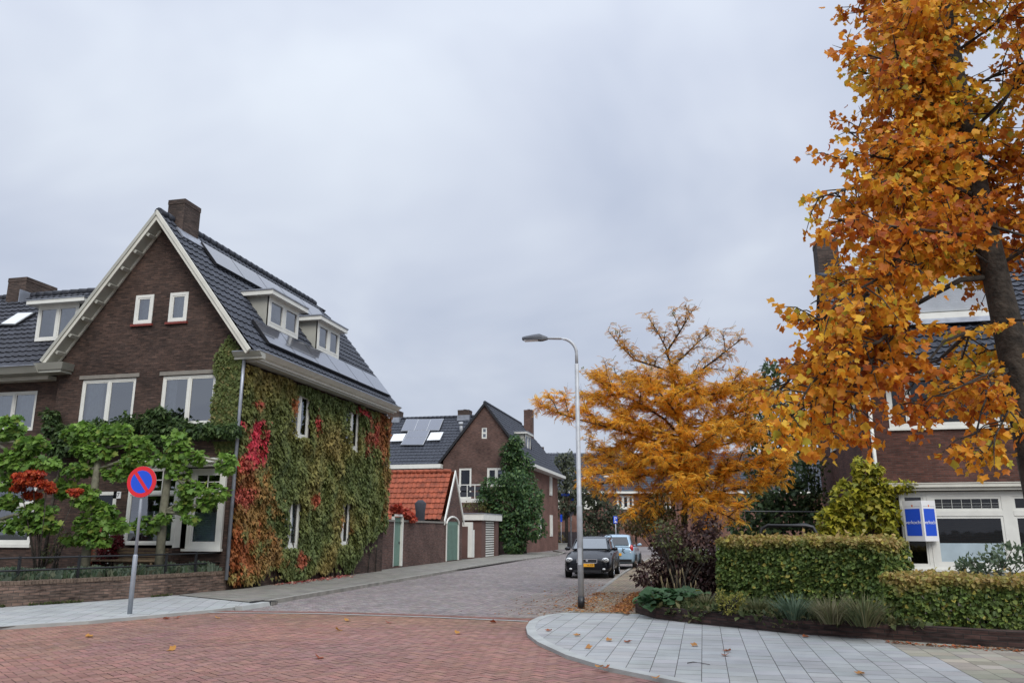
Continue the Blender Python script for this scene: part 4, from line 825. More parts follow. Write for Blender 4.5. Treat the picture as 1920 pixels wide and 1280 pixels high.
def flat(pts, name, mat, parent, th=.05):
    c = sum(pts)/4; o = MB().prism([c+(p-c)*.955 for p in pts], nb2*th).build(name, mat, parent, recalc=True); MB().prism([p-nb2*.02 for p in pts], nb2*(th+.005)).build('panel_frame', 'galv', o, recalc=True)
for a, b, c, d in (((762, 786), (785, 786), (776, 808), (752, 808)), ((785, 786), (808, 786), (800, 807), (776, 808)), ((808, 786), (832, 785), (823, 807), (800, 807)), ((766, 808), (806, 807), (800, 821), (759, 821)), ((759, 821), (800, 821), (793, 834), (751, 834))):
    flat([on2(*a), on2(*b), on2(*c), on2(*d)], 'solar_panel', 'solar', ho)
for a, b, c, d in (((738, 814), (762, 813), (755, 827), (731, 828)), ((808, 811), (832, 810), (825, 825), (800, 826))): flat([on2(*a), on2(*b), on2(*c), on2(*d)], 'roof_window', 'lens', ho)
cA = at(858, 790, Y=64.8); cBq = at(879, 790, Y=64.8); chimney(ho, cA[0], cBq[0], 64.8, 65.8, 10.6, at(868, 768, Y=64.8)[2], flash=(10.8, 11.25))
cA = at(726, 790, Y=64.8); cBq = at(748, 790, Y=64.8); chimney(ho, cA[0], cBq[0], 64.8, 65.8, 10.6, at(740, 770, Y=64.8)[2], flash=(10.8, 11.25))
MB().tube([on2(864, 808)-nb2*.3, on2(864, 808)+A(0, 0, .5)], .14, 8).tube([on2(864, 808)+A(0, 0, .5), on2(864, 808)+A(0, 0, .75)], .2, 8).build('vent_pipe', 'galv', ho)

# big green climber and shrub at the second house
def foliage_tree(name, label, cat, base, clumps, nper, size, cols, T, mat, trunk_r=.12, wts=None, bark='bark', shell=.35, droop=.5, group=None, rnd=.7, jit=.22):
    t_ = thing(name, label, cat, base, group); tk = MB(); base = np.array(base, float); top = max(c[2] for c, r in clumps); ctr = np.mean([c for c, r in clumps], axis=0)
    mid = A(base[0]*.6+ctr[0]*.4, base[1]*.6+ctr[1]*.4, base[2]+(top-base[2])*.5); tip = A(ctr[0], ctr[1], top); tk.tube([base, (base+mid)/2+A(.03, .02, 0), mid, tip], [trunk_r, trunk_r*.85, trunk_r*.6, trunk_r*.2], 10)
    Ps = []; Ds = []
    for c, r in clumps:
        c = np.array(c, float); f_ = min(.92, max(.15, (c[2]-base[2])/(top-base[2])-.18)); s_ = base+(mid-base)*min(1, f_*2) if f_ < .5 else mid+(tip-mid)*(f_-.5)*2
        tk.tube([s_, (s_+c)/2+A(0, 0, .1), c], [trunk_r*.4, trunk_r*.25, trunk_r*.08], 6)
        ar = r[0]*r[2]+r[0]*r[1]+r[1]*r[2]; p, d_ = ell(c, r, max(10, int(nper*ar)), shell); Ps.append(p); Ds.append(d_)
    tk.build('trunk', bark, t_); p = np.concatenate(Ps); d_ = np.concatenate(Ds); n = len(p); ax, nr2 = hang(n, d_, droop, rnd); p[:, 2] = np.maximum(p[:, 2], base[2]+.05)
    leaves('crown', p, ax, nr2, rng.uniform(size[0], size[1], n), pal(cols, n, jit, wts), T, mat, t_); return t_
GR = [(.055, .11, .042), (.075, .145, .05), (.035, .075, .03), (.105, .17, .055)]
k_ = 60/1500.
foliage_tree('green_climber', 'tall dark green climber growing up the second house gable', 'climbing plant', (-13.0, 60.4, 0), [(at(a, b, Y=60.3), (rx*k_, .7, rz*k_)) for a, b, rx, rz in ((958, 845, 26, 20), (968, 828, 15, 13), (978, 868, 28, 22), (962, 850, 16, 22), (972, 880, 22, 20), (985, 905, 26, 26), (965, 825, 9, 12), (1000, 930, 22, 22), (950, 868, 10, 14))], 170, (.16, .34), GR, T_OVAL, 'leaf')
foliage_tree('green_bush', 'big rounded dark green bush leaning over the pavement by the garage', 'shrub', (-12.9, 58.3, 0), [(at(a, b, Y=58), (rx*k_, 1.2, rz*k_)) for a, b, rx, rz in ((930, 915, 34, 24), (965, 905, 34, 28), (950, 950, 44, 34), (990, 945, 30, 34), (1000, 985, 24, 28), (960, 990, 32, 34), (965, 1020, 24, 20), (912, 935, 18, 14))], 170, (.18, .36), GR, T_OVAL, 'leaf', .16)
foliage_tree('balcony_plant', 'olive potted plants along the flat roof under the balcony', 'plant', (-15.4, 56.9, 2.8), [(at(a, b, Y=56.9), (.5, .4, .4)) for a, b in ((880, 947), (895, 948), (908, 950))], 90, (.12, .25), [(.11, .11, .03), (.08, .09, .03), (.15, .12, .04)], T_OVAL, 'leaf', .04)

# ================================================================== FAR END OF THE STREET
fh = thing('row_house', 'row of brick houses closing the far end of the street', 'house', (-3, 100, 0), rz=0)
fa = at(1000, 1000, Y=92); fdir = unit((1, .22, 0)); fn_ = A(fdir[1], -fdir[0], 0); FO = A(-24, 90, 0); FL = 46
w = MB(); wv = [(FL*.42+i*3.1, FL*.42+i*3.1+2.0, 4.1, 5.6) for i in range(6)]
P_ = lambda px, py: on(px, py, FO, fn_)
wa, wb = P_(1157, 953), P_(1188, 928); wu0, wu1 = (wa-FO)@fdir, (wb-FO)@fdir; wz0, wz1 = wa[2], wb[2]; print('farwin', wu0, wu1, wz0, wz1)
eav = P_(1170, 921)[2]; wins = [(wu0+k*4.2, wu1+k*4.2, wz0, wz1) for k in (-3, -2, -1, 0, 1, 2)]
wall(w, FO, fdir, fn_, [0, eav], lambda z: 0, lambda z: FL, wins); w.quad(FO+fdir*FL-fn_*8, FO-fn_*8, FO-fn_*8+UP*eav, FO+fdir*FL-fn_*8+UP*eav); w.build('wall', 'brick_side', fh)
for a in wins: window(fh, FO+fdir*a[0]+UP*a[2], fdir, fn_, a[1]-a[0], a[3]-a[2], mull=(.36, .68), fw=.14, curtain=[(.05, .3), (.7, .95)], sill='white')
rzf = P_(1060, 851)[2]; Rd = 4.5; rzf = eav+ (rzf-eav)*1.06
sf = unit(-fn_*Rd+UP*(rzf-eav)); nf = unit(np.cross(fdir, sf)); rf = tile_roof('roof', 'tile', fh, FO+fn_*.5+UP*(eav+.02), fdir, sf, nf if nf[2] > 0 else -nf, FL, math.hypot(Rd+.5, rzf-eav), pitch=.32, rh=.42)
q = FO-fn_*Rd+UP*rzf; MB().quad(q, q+fdir*FL, q+fdir*FL-fn_*5-UP*(rzf-eav), q-fn_*5-UP*(rzf-eav)).build('roof', 'tile', fh)
MB().fbox(FO, fdir, UP, fn_, 0, FL, eav-.25, eav, .01, .6).build('gutter', 'white', fh)
cq = on(1140, 835, FO-fn_*Rd, fn_); cu_ = (cq-FO)@fdir; MB().fbox(FO-fn_*Rd, fdir, UP, fn_, cu_-1.0, cu_+1.4, rzf-.5, rzf+1.0, -.4, .4).build('chimney', 'brick_red', fh)
cu_ = (on(1012, 835, FO-fn_*Rd, fn_)-FO)@fdir; MB().fbox(FO-fn_*Rd, fdir, UP, fn_, cu_-.8, cu_+.5, rzf-.5, rzf+1.0, -.4, .4).build('chimney', 'brick_chim', fh)
dq = on(1150, 895, FO+fn_*.3+UP*eav, nf); du = (dq-FO)@fdir; MB().fbox(FO, fdir, UP, fn_, du-.8, du+2.6, dq[2]-1.8, dq[2], -3.2, -1.6).build('dormer', 'grey_cream', fh); MB().fbox(FO, fdir, UP, fn_, du-1.1, du+2.9, dq[2], dq[2]+.22, -3.4, -1.2).build('dormer_roof', 'white', fh)
DK = [(.075, .09, .058), (.10, .115, .07), (.05, .065, .042), (.12, .13, .08)]
k8 = 80/1500.
foliage_tree('willow_tree', 'tall grey green feathery tree behind the far lamp post', 'tree', at(1062, 1022, Y=82)*A(1, 1, 0), [(at(a, b, Y=82), (rx*k8, 1.2, rz*k8)) for a, b, rx, rz in ((1050, 862, 12, 16), (1066, 858, 12, 16), (1045, 885, 14, 18), (1068, 885, 18, 20), (1050, 915, 18, 22), (1075, 915, 18, 22), (1055, 950, 20, 24), (1080, 945, 16, 22))], 80, (.2, .45), DK, T_OVAL, 'leaf', .2, droop=1.1)
foliage_tree('dark_tree', 'dark rounded tree at the street end left of the parking sign', 'tree', at(1115, 1020, Y=80)*A(1, 1, 0), [(at(a, b, Y=80), (rx*k8, 1.3, rz*k8)) for a, b, rx, rz in ((1105, 920, 18, 20), (1125, 935, 22, 20), (1100, 955, 20, 24), (1130, 965, 26, 26), (1105, 990, 24, 20), (1145, 985, 22, 20), (1155, 960, 16, 16))], 80, (.2, .45), [(.06, .075, .045), (.085, .10, .058), (.045, .055, .034)], T_OVAL, 'leaf', .2)
foliage_tree('autumn_shrub', 'low yellow green shrub beside the second house corner', 'shrub', at(1046, 1022, Y=80)*A(1, 1, 0), [(at(a, b, Y=80), (rx*k8, .8, rz*k8)) for a, b, rx, rz in ((1044, 985, 9, 20), (1048, 1005, 10, 14))], 40, (.16, .34), [(.11, .10, .03), (.07, .08, .03), (.15, .10, .035)], T_OVAL, 'leaf', .06)
foliage_tree('autumn_tree', 'brownish orange tree beside the parking sign at the street end', 'tree', at(1190, 1020, Y=70)*A(1, 1, 0), [(at(a, b, Y=70), (rx*k8, 1.2, rz*k8)) for a, b, rx, rz in ((1180, 975, 16, 18), (1200, 960, 18, 18), (1195, 990, 22, 14), (1215, 980, 16, 20))], 70, (.18, .38), [(.12, .07, .025), (.09, .075, .03), (.16, .09, .03), (.06, .055, .025)], T_OVAL, 'leaf', .12)
fc = thing('garden_fence', 'dark timber fence across the street end', 'fence', (-8, 86, 0))
f0 = at(1040, 1015, Y=86); f1 = at(1160, 1015, Y=86)
pn = MB()
for k in range(60): x = f0[0]+(f1[0]-f0[0])*k/60; pn.box(x, x+(f1[0]-f0[0])/60-.015, 86, 86.03, 0, 1.6+.02*(k % 3))
pn.build('board_panel', 'fabric', fc)
for k in range(5): x = f0[0]+(f1[0]-f0[0])*k/4; MB().box(x-.05, x+.05, 86.03, 86.12, 0, 1.7).build('post', 'black_frame', fc)
lw = thing('low_wall', 'short pale concrete block at the far kerb', 'wall', at(1052, 1026, Y=78)*A(1, 1, 0)); a = at(1045, 1018, Y=77.8); b = at(1062, 1018, Y=77.8); MB().box(a[0], b[0], 77.8, 78.3, 0, .5).box(a[0]-.04, b[0]+.04, 77.76, 78.34, .5, .56).build('block', 'kerb', lw)
# far lamp with street names
fl = thing('street_lamp', 'thin far street lamp carrying blue street name plates', 'street lamp', at(1071, 1020, Y=82)*A(1, 1, 0)); c = origin(fl); ztop = at(1076, 900, Y=82)[2]
MB().tube([c, c+UP*(ztop-.8), c+UP*(ztop-.3)+A(.12, 0, 0), c+UP*ztop+A(.7, 0, 0), c+UP*(ztop+.15)+A(1.4, 0, 0)], [.09, .06, .055, .05, .045], 8).build('pole', 'galv', fl)
MB().fbox(c+UP*(ztop+.15)+A(1.4, 0, 0), unit((1, 0, .25)), UP, SN, 0, .95, -.06, .1, -.12, .12).build('lamp_head', 'white', fl)
zs_ = at(1071, 927, Y=82)[2]; sn1 = MB().box(c[0]-.95, c[0]-.06, 81.88, 81.91, zs_-.12, zs_+.12).build('street_name_plate', 'board_blue', fl); MB().box(c[0]-.82, c[0]-.2, 81.875, 81.88, zs_-.02, zs_+.02).build('lettering', 'sign_back', sn1)
zs_ = at(1071, 936, Y=82)[2]; MB().fbox(c+UP*zs_, unit((.5, -.85, 0)), UP, unit((-.85, -.5, 0)), .1, .75, -.11, .11, -.02, .01).build('street_name_plate', 'board_blue', fl)
zs_ = at(1071, 960, Y=82)[2]; MB().disc(c+A(0, -.12, zs_), XU, UP, .36, .02, 24).build('sign_plate', 'sign_back', fl); zs_ = at(1071, 972, Y=82)[2]; MB().box(c[0]+.05, c[0]+.14, 81.8, 81.9, zs_-.2, zs_+.2).build('label_box', 'galv', fl)
p2 = thing('street_sign', 'slim post with narrow blue sign left of the far lamp', 'traffic sign', at(1052.5, 1022, Y=80)*A(1, 1, 0)); c = origin(p2); zt = at(1052, 964, Y=80)[2]; MB().tube([c, c+UP*zt], .04, 8).build('pole', 'galv', p2); MB().box(c[0]-.06, c[0]+.14, c[1]-.08, c[1]-.05, zt-.7, zt).build('sign_plate', 'sign_blue', p2)
p3_ = thing('parking_sign', 'blue parking sign with a white P beyond the parked cars', 'traffic sign', at(1156, 1040, Y=60)*A(1, 1, 0)); c = origin(p3_); zt = at(1156, 967, Y=60)[2]; zb = at(1156, 980.5, Y=60)[2]; MB().tube([c, c+UP*zt], .03, 8).build('pole', 'galv', p3_)
hw_ = .145; ps = MB().box(c[0]-hw_, c[0]+hw_, c[1]-.07, c[1]-.05, zb, zt).build('sign_plate', 'sign_blue', p3_); text('P', 'letter', 'letter', ps, (c[0], c[1]-.072, zt-.2), XU, UP, .38); MB().box(c[0]-.09, c[0]+.09, c[1]-.074, c[1]-.07, zb+.06, zb+.12).box(c[0]-.05, c[0]+.05, c[1]-.0735, c[1]-.07, zb+.121, zb+.17).build('car_symbol', 'letter', ps)

# ================================================================== MAIN STREET LAMP
lb = at(1090, 1140, Z=.05); lm = thing('street_lamp', 'tall grey street lamp with black base at the pavement corner', 'street lamp', lb)
def lz(py): return at(1086, py, Y=lb[1])[2]
z1, z2, z3, z4 = lz(1118), lz(1000), lz(950), lz(683); zt = lz(633)
MB().tube([lb, lb+UP*(z1-lb[2])], .075, 16).build('pole_sleeve', 'black_frame', lm)
zz = lambda z: lb+UP*(z-lb[2])
MB().tube([zz(z1), zz(z3), zz(z3+.03), zz(z3+.05), zz(z4), zz(z4+.015)], [.066, .064, .064, .052, .048, .04], 16).build('pole', 'galv', lm)
ang = np.linspace(0, math.pi/2, 9); rr_ = .37; adir = unit(A(-1, -.05, 0)); base_arc = zz(zt-rr_)
arm = [zz(z4), base_arc]+[base_arc+adir*rr_*(1-math.cos(a))+UP*rr_*math.sin(a) for a in ang[1:]]; tipx = arm[-1]+adir*.36+UP*.02
MB().tube(arm+[tipx], [.036]*(len(arm)-3)+[.033, .031, .03, .028], 12).build('arm', 'galv', lm)
hd = MB(); ux = adir; nx = np.cross(UP, ux)
sec = [(-.06, .05, -.03, .03), (.06, .085, -.05, .075), (.12, .12, -.045, .10), (.26, .125, -.03, .085), (.44, .11, -.025, .06), (.53, .07, -.02, .045)]
V = []; 
for (d_, hw, zb_, zt_) in sec:
    for (a, b) in ((-1, zb_), (-1, (zb_+zt_)/2), (-.6, zt_), (.6, zt_), (1, (zb_+zt_)/2), (1, zb_)): V.append(tipx+ux*d_+nx*hw*a+UP*b)
m6 = len(sec); Fc = [(i*6+k, i*6+(k+1) % 6, (i+1)*6+(k+1) % 6, (i+1)*6+k) for i in range(m6-1) for k in range(6)]+[tuple(range(6)), tuple(range((m6-1)*6, m6*6))]
hd.add(V, Fc); ho_ = hd.build('lamp_head', 'lamp_head', lm, recalc=True); MB().fbox(tipx, ux, nx, UP, .16, .48, -.08, .08, -.05, -.032).build('lens', 'lens', ho_)
MB().fbox(lb+UP*.9, XU, UP, SN, -.04, .04, 0, .35, .055, .075).build('access_door', 'galv', lm)

# ================================================================== RIGHT CORNER HOUSE
h3 = thing('brick_house', 'red brick house on the right with white bay window and shuttered dormer', 'house', (9, 31, 0))
RY = 26.5; SX = 4.88; pr = lambda a, b: at(a, b, Y=RY)
u0, u1 = pr(1668, 803), pr(1905, 715); wz0, wz1 = u0[2], pr(1668, 706)[2]
w = MB(); wall(w, (0, RY, 0), XU, SN, [0, 6.5], lambda z: SX, lambda z: 18, [(u0[0], u1[0]+.05, wz0, wz1), (12, 14.2, 4.7, 6.2)])
wy = at(1592, 815, X=SX)[1]; sy = [(26.9, 27.75, 4.6, 5.9), (31.2, 32.0, 4.6, 5.9)]
wall(w, (SX, 0, 0), -YU, -XU, [0, 6.5, 10.9], lambda z: -35.6 if z <= 6.5 else -35.6+(z-6.5)/4.4*4.5, lambda z: -RY if z <= 6.5 else -RY-(z-6.5)/4.4*4.6, [(-b, -a, c, d) for a, b, c, d in sy])
w.quad((18, 35.6, 0), (SX, 35.6, 0), (SX, 35.6, 6.5), (18, 35.6, 6.5)); w.quad((18, RY, 0), (18, 35.6, 0), (18, 35.6, 6.5), (18, RY, 6.5)); w.build('wall', 'brick_red', h3)
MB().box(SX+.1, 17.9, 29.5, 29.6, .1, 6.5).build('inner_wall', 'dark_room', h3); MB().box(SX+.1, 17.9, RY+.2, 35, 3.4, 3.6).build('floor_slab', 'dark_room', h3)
window(h3, (u0[0], RY, wz0), XU, SN, u1[0]+.05-u0[0], wz1-wz0, mull=(.16, .8), trans=None, fw=.10, d=.03, glass='glass_dark', sill='white', bars=[(3.0, 3.5, .95, .99)])
window(h3, (12, RY, 4.7), XU, SN, 2.2, 1.5, mull=(.5,), d=.03, fw=.1, sill='white')
for a, b, c, d in sy: window(h3, (SX, b, c), -YU, -XU, b-a, d-c, mull=(), fw=.12, d=.06, glass='glass_dark', sill='white')
O3 = A(SX-.1, RY-.45, 6.55); s3_ = unit((0, 31.05-O3[1], 11.1-6.55)); n3 = unit((0, -(11.1-6.55), 31.05-O3[1])); L3 = math.hypot(31.05-O3[1], 4.55)
r3 = tile_roof('roof', 'tile', h3, O3, XU, s3_, n3, 13.2, L3, pitch=.3, rh=.36, amp=.035, lift=.05); MB().quad((SX-.1, 31.05, 11.1), (18, 31.05, 11.1), (18, 36, 6.5), (SX-.1, 36, 6.5)).build('roof', 'tile', h3); ridge_caps((SX-.1, 31.05, 11.12), (18, 31.05, 11.12), 'tile', r3)
g3_ = MB().prism([(SX-.15, RY-.02, 6.22), (SX-.15, RY-.5, 6.22), (SX-.15, RY-.68, 6.46), (SX-.15, RY-.02, 6.46)], (13.3, 0, 0)).build('gutter', 'cream', h3, recalc=True); MB().box(SX-.17, 18.1, RY-.72, RY-.03, 6.46, 6.49).build('gutter_rim', 'lead', g3_)
dp0 = at(1628, 740, Y=RY-.08); dp1 = at(1652, 1010, Y=RY-.08); MB().tube([(dp0[0], RY-.08, 6.25), (dp0[0], RY-.08, .2)], .055, 10).build('downpipe', 'white', h3)
c_a = at(1528, 500, X=SX)[1]; chimney(h3, SX-.02, SX+.75, c_a-1.0, c_a, 8, at(1545, 450, X=SX+.3)[2], 'brick_chim', pots=1)
# shuttered dormer
q = on(1700, 606, O3+n3*.05, n3); yd3 = q[1]; a3 = at(1655, 600, Y=yd3); b3 = at(1850, 600, Y=yd3); zt3 = at(1750, 498, Y=yd3)[2]; print('dorm3', q, a3, b3, zt3)
d3 = MB().box(a3[0], b3[0]+.35, yd3+.08, 31, q[2]-.1, zt3+.15).build('dormer', 'grey_cream', h3)
shm = MB()
k3 = 22; hz = (zt3-q[2]-.35)/k3
for i in range(k3): z_ = q[2]+.35+i*hz; shm.add([(a3[0]+.1, yd3+.03, z_), (b3[0]+.25, yd3+.03, z_), (b3[0]+.25, yd3, z_+hz*.8), (a3[0]+.1, yd3, z_+hz*.8), (b3[0]+.25, yd3+.04, z_+hz), (a3[0]+.1, yd3+.04, z_+hz)], [(0, 1, 2, 3), (3, 2, 4, 5)])
shm.build('roller_shutter', 'shutter', d3); MB().box(a3[0]-.1, b3[0]+.45, yd3-.12, yd3+.079, q[2]+.05, q[2]+.28).build('dormer_sill', 'white', d3); MB().box(a3[0]-.2, b3[0]+.55, yd3-.25, 31, zt3+.15, zt3+.42).build('dormer_roof', 'white', d3)
MB().fbox((a3[0]-.1, yd3-.1, q[2]), XU, s3_, n3, 0, b3[0]-a3[0]+.5, -.28, .1, .05, .075).build('flashing', 'lead', d3)
# white bay
BYR = RY-.75; pb = lambda a, b: at(a, b, Y=BYR); b0 = pb(1700, 1066); bt = pb(1700, 922); bx0 = b0[0]; bxr = pb(1905, 1066)[0]; print('bay3', b0, bt, bxr)
bzs, bzt = b0[2], bt[2]; bw_ = bxr-bx0
MB().box(bx0+.03, bx0+4.6, BYR+.04, RY-.004, 0, bzs-.03).build('bay_base', 'white', h3)
cz = bzt; MB().box(bx0-.28, bx0+4.9, BYR-.28, RY-.004, cz+.12, cz+.22).box(bx0-.2, bx0+4.8, BYR-.2, RY-.004, cz+.03, cz+.12).box(bx0-.3, bx0+4.9, BYR-.3, RY-.004, cz+.22, cz+.245).build('bay_cornice', 'cream', h3)
tz = (pb(1800, 962)[2]-bzs)/(bzt-bzs)
f1 = (pb(1745, 1000)[0]-bx0); wm = bxr-bx0-f1
lead_b = [(.14+(wm-.28)*i/7-.005, .14+(wm-.28)*i/7+.005, tz*(bzt-bzs)+.06, bzt-bzs-.1) for i in range(1, 7)]+[(.14, wm-.14, tz*(bzt-bzs)+.13+.075*i, tz*(bzt-bzs)+.134+.075*i) for i in range(3)]
window(h3, (bx0, BYR, bzs), XU, SN, f1, bzt-bzs, mull=(), trans=tz, fw=.10, d=.0, glass='glass_dark', name='bay_window')
bwn = window(h3, (bx0+f1, BYR, bzs), XU, SN, wm, bzt-bzs, mull=(), trans=tz, fw=.14, d=.012, glass='glass_dark', name='bay_window', bars=lead_b)
window(h3, (bx0+f1+wm, BYR, bzs), XU, SN, 1.6, bzt-bzs, mull=(), trans=tz, fw=.14, d=.012, glass='glass_dark', name='bay_window')
window(h3, (bx0, RY-.01, bzs), -YU, -XU, RY-BYR-.02, bzt-bzs, mull=(), trans=tz, fw=.1, d=.0, glass='glass_dark', name='bay_window')
MB().box(bx0+f1+.14, bx0+f1+wm-.14, BYR+.012, BYR+.018, bzs+.145, bzs+.72).build('frosted_film', P('frosted', (.35, .43, .47), .7), bwn)
bsl = MB().box(bx0-.08, bx0+4.7, BYR-.09, BYR+.03, bzs-.06, bzs-.004).build('bay_sill', 'white', h3)
# sold board
sbp = at(1731, 975, Y=BYR-.55); sbd = thing('estate_agent_board', 'white and blue folded board reading verkocht on the right bay window', 'sign', sbp); zt = at(1712, 938, Y=BYR-.4)[2]; zb = at(1715, 1014, Y=BYR-.4)[2]
for sx, px_ in ((-1, 1695), (1, 1757)):
    e_ = at(px_, 975, Y=BYR-.12); pu = unit(A(*(sbp-e_)[:2], 0)) if sx < 0 else unit(A(*(e_-sbp)[:2], 0)); O_ = (e_ if sx < 0 else sbp)*A(1, 1, 0)+UP*zb; wd = np.linalg.norm((e_-sbp)[:2]); pn_ = A(pu[1], -pu[0], 0); ht = zt-zb
    pnl = MB().fbox(O_, pu, UP, pn_, 0, wd-.004, 0, ht, -.02, 0).build('panel', 'letter', sbd)
    MB().fbox(O_, pu, UP, pn_, wd*.1, wd*.88, ht*.13, ht*.80, .001, .004).build('blue_field', 'board_blue', pnl)
    text('verkocht', 'lettering', 'letter', pnl, O_+pu*wd*.49+UP*ht*.46+pn_*.006, pu, UP, wd*.235)
    MB().fbox(O_, pu, UP, pn_, wd*.1, wd*.42, ht*.852, ht*.858, .001, .003).fbox(O_, pu, UP, pn_, wd*.58, wd*.9, ht*.852, ht*.858, .001, .003).build('rule', 'sign_back', pnl)
    MB().fbox(O_, pu, UP, pn_, wd*.46, wd*.54, ht*.845, ht*.895, .001, .003).build('emblem', 'orange_ink', pnl)
MB().box(sbp[0]-.02, sbp[0]+.02, BYR-.5, BYR-.05, zb+.3, zb+.34).build('bracket', 'galv', sbd)

# ================================================================== RIGHT GARDEN
gw3 = thing('garden_wall', 'low dark brick edging wall round the right corner garden', 'wall', (.5, 15.5, 0))
RW = [(14, 10.4), (6.5, 12.55), (4.2, 13.28), (2.75, 13.85), (1.42, 14.3), (.02, 15.3), (-.95, 16.15), (-1.42, 17.2), (-1.5, 20), (-1.7, 50)]
RWr = RW[::-1]; gm, gi3 = band(RWr, .2, 0, .27); gm.build('wall', 'brick_low', gw3)
gs = MB(); gs.add([(*p, .26) for p in gi3]+[(14, 50, .26)], [tuple(range(len(gi3)+1))]); struct(gs.build('garden_soil', 'soil'))
def hedge(name, label, a, b, thick, z0, z1, n, size, seed):
    h = thing(name, label, 'hedge', (*((A(*a)+A(*b))/2), z0)); a = A(*a); b = A(*b); d = unit(b-a); ln = np.linalg.norm(b-a); nr_ = A(-d[1], d[0])
    # points on the clipped box, denser near its faces
    m = rng.random(n); u = rng.random(n)*ln; v = rng.random(n)*thick; z = z0+rng.random(n)*(z1-z0); face = rng.choice(5, n, p=[.46, .12, .26, .08, .08]); dep = rng.random(n)**1.6*.2
    v = np.where(face == 0, dep, np.where(face == 1, thick-dep, v)); z = np.where(face == 2, z1-dep, z); u = np.where(face == 3, dep, np.where(face == 4, ln-dep, u))
    bulge = np.stack([u, v, z], 1); bz = vn(bulge, 1.5, seed); b2 = vn(bulge, 4.5, seed+3)
    out_ = np.stack([np.where(face == 3, -1, np.where(face == 4, 1, 0))*1., np.where(face == 0, -1, np.where(face == 1, 1, 0))*1., np.where(face == 2, 1, 0)*1.], 1)
    q = bulge+out_*(.07*bz+.05*b2)[:, None]; spr = rng.random(n) < .05; q[:, 2] += np.where(spr & (face == 2), rng.random(n)*.12, 0)
    pos = np.stack([a[0]+d[0]*q[:, 0]+nr_[0]*q[:, 1], a[1]+d[1]*q[:, 0]+nr_[1]*q[:, 1], q[:, 2]], 1)
    ow = np.stack([d[0]*out_[:, 0]+nr_[0]*out_[:, 1], d[1]*out_[:, 0]+nr_[1]*out_[:, 1], out_[:, 2]], 1)
    ax = ow*.5+A(0, 0, -.45)+rv(n)*.65; nr2 = ow*.8+A(0, 0, .45)+rv(n)*.55
    g = np.array([(.075, .11, .03), (.10, .145, .037), (.05, .08, .022), (.135, .17, .042)]); c = g[rng.choice(4, n, p=[.35, .3, .2, .15])]
    top = np.clip((pos[:, 2]-(z1-.22))/.2+.7*bz+.5*b2, 0, 1)[:, None]; brn = np.array([(.24, .155, .055), (.21, .175, .05), (.29, .19, .07)])[rng.choice(3, n)]
    c = c*(1-top*.8)+brn*top*.8; yel = (rng.random(n) < .05+.12*np.clip(b2, 0, 1))[:, None]; c = np.where(yel, np.array((.24, .21, .045)), c); c = c*1.6*(1+rng.uniform(-.3, .3, (n, 1)))
    leaves('foliage', pos, ax, nr2, rng.uniform(size[0], size[1], n), c, T_BROAD, 'leaf', h)
    st_ = MB()
    for k in range(int(ln*5)):
        p0 = a+d*rng.uniform(.1, ln-.1)+nr_*thick*rng.uniform(.3, .7); st_.tube([(*p0, z0), (*(p0+rng.normal(0, .08, 2)), z0+(z1-z0)*.5), (*(p0+rng.normal(0, .15, 2)), z1-.1)], [.022, .014, .006], 5)
    core = MB(); O_ = A(a[0], a[1], 0); core.fbox(O_, A(*d, 0), A(*nr_, 0), UP, .2, ln-.2, .2, thick-.2, z0+.05, z1-.22)
    st_.v += core.v and []; st_.build('stem', 'bark_dark', h)
    return h
ha = at(1322, 1128, Z=.26); print('hedgeA', ha)
hedge('hedge', 'tall clipped beech hedge behind the grasses, rusty on top', (.25, 17.6), (3.05, 15.65), 1.15, .26, 1.50, 20000, (.065, .105), 1.)
hedge('hedge', 'lower clipped beech hedge in front of the verkocht board', (2.72, 14.15), (9.5, 12.1), .95, .22, .98, 22000, (.055, .095), 5.)
# plants in the border
PUR = [(.062, .030, .030), (.08, .042, .036), (.042, .022, .022), (.10, .065, .045)]
bb = A(-.7, 18.6, .26)
shrub('burgundy_bush', 'dark burgundy leaved bush at the corner left of the tall hedge', 'shrub', bb, [((-.55, 18.5, .9), (.62, .6, .55)), ((-1.15, 18.4, .75), (.45, .5, .35)), ((-.2, 18.6, 1.35), (.55, .55, .5)), ((-.75, 18.9, 1.45), (.5, .5, .42)), ((.15, 18.5, .75), (.42, .5, .5)), ((.1, 18.7, 1.75), (.35, .4, .3)), ((.3, 18.3, 1.2), (.3, .4, .6)), ((.35, 18.2, .6), (.3, .35, .4)), ((-.1, 18.3, .6), (.4, .35, .35))], 1050, (.07, .125), PUR, T_OVAL, 'leaf', .2, .5, 26, bark='bark_dark')
sp_ = MB()
shrub('olive_shrub', 'pale olive green sprigs growing through the burgundy bush', 'shrub', (-.5, 18.1, .26), [((-.75, 18.05, 1.5), (.35, .2, .22)), ((-.45, 17.98, 1.2), (.4, .15, .12)), ((-.05, 17.95, 1.15), (.2, .12, .14)), ((-.85, 18.1, 1.75), (.3, .2, .12))], 700, (.07, .11), [(.10, .115, .045), (.14, .15, .055), (.08, .09, .04)], T_OVAL, 'leaf', .2, .2, 12)
b = at(1255, 1150, Z=.26)
ht = thing('hosta', 'broad leaved green perennials spilling over the corner of the low wall', 'plant', b)
n = 520; c = np.array([at(x_, 1135, Z=.26) for x_ in rng.uniform(1222, 1300, n)]); pos = c+np.stack([rng.normal(0, .1, n), rng.normal(.05, .18, n), rng.uniform(.0, .26, n)], 1); az = rng.uniform(0, 2*math.pi, n); ax = np.stack([np.cos(az), np.sin(az)-.3, rng.uniform(-.5, .45, n)], 1)
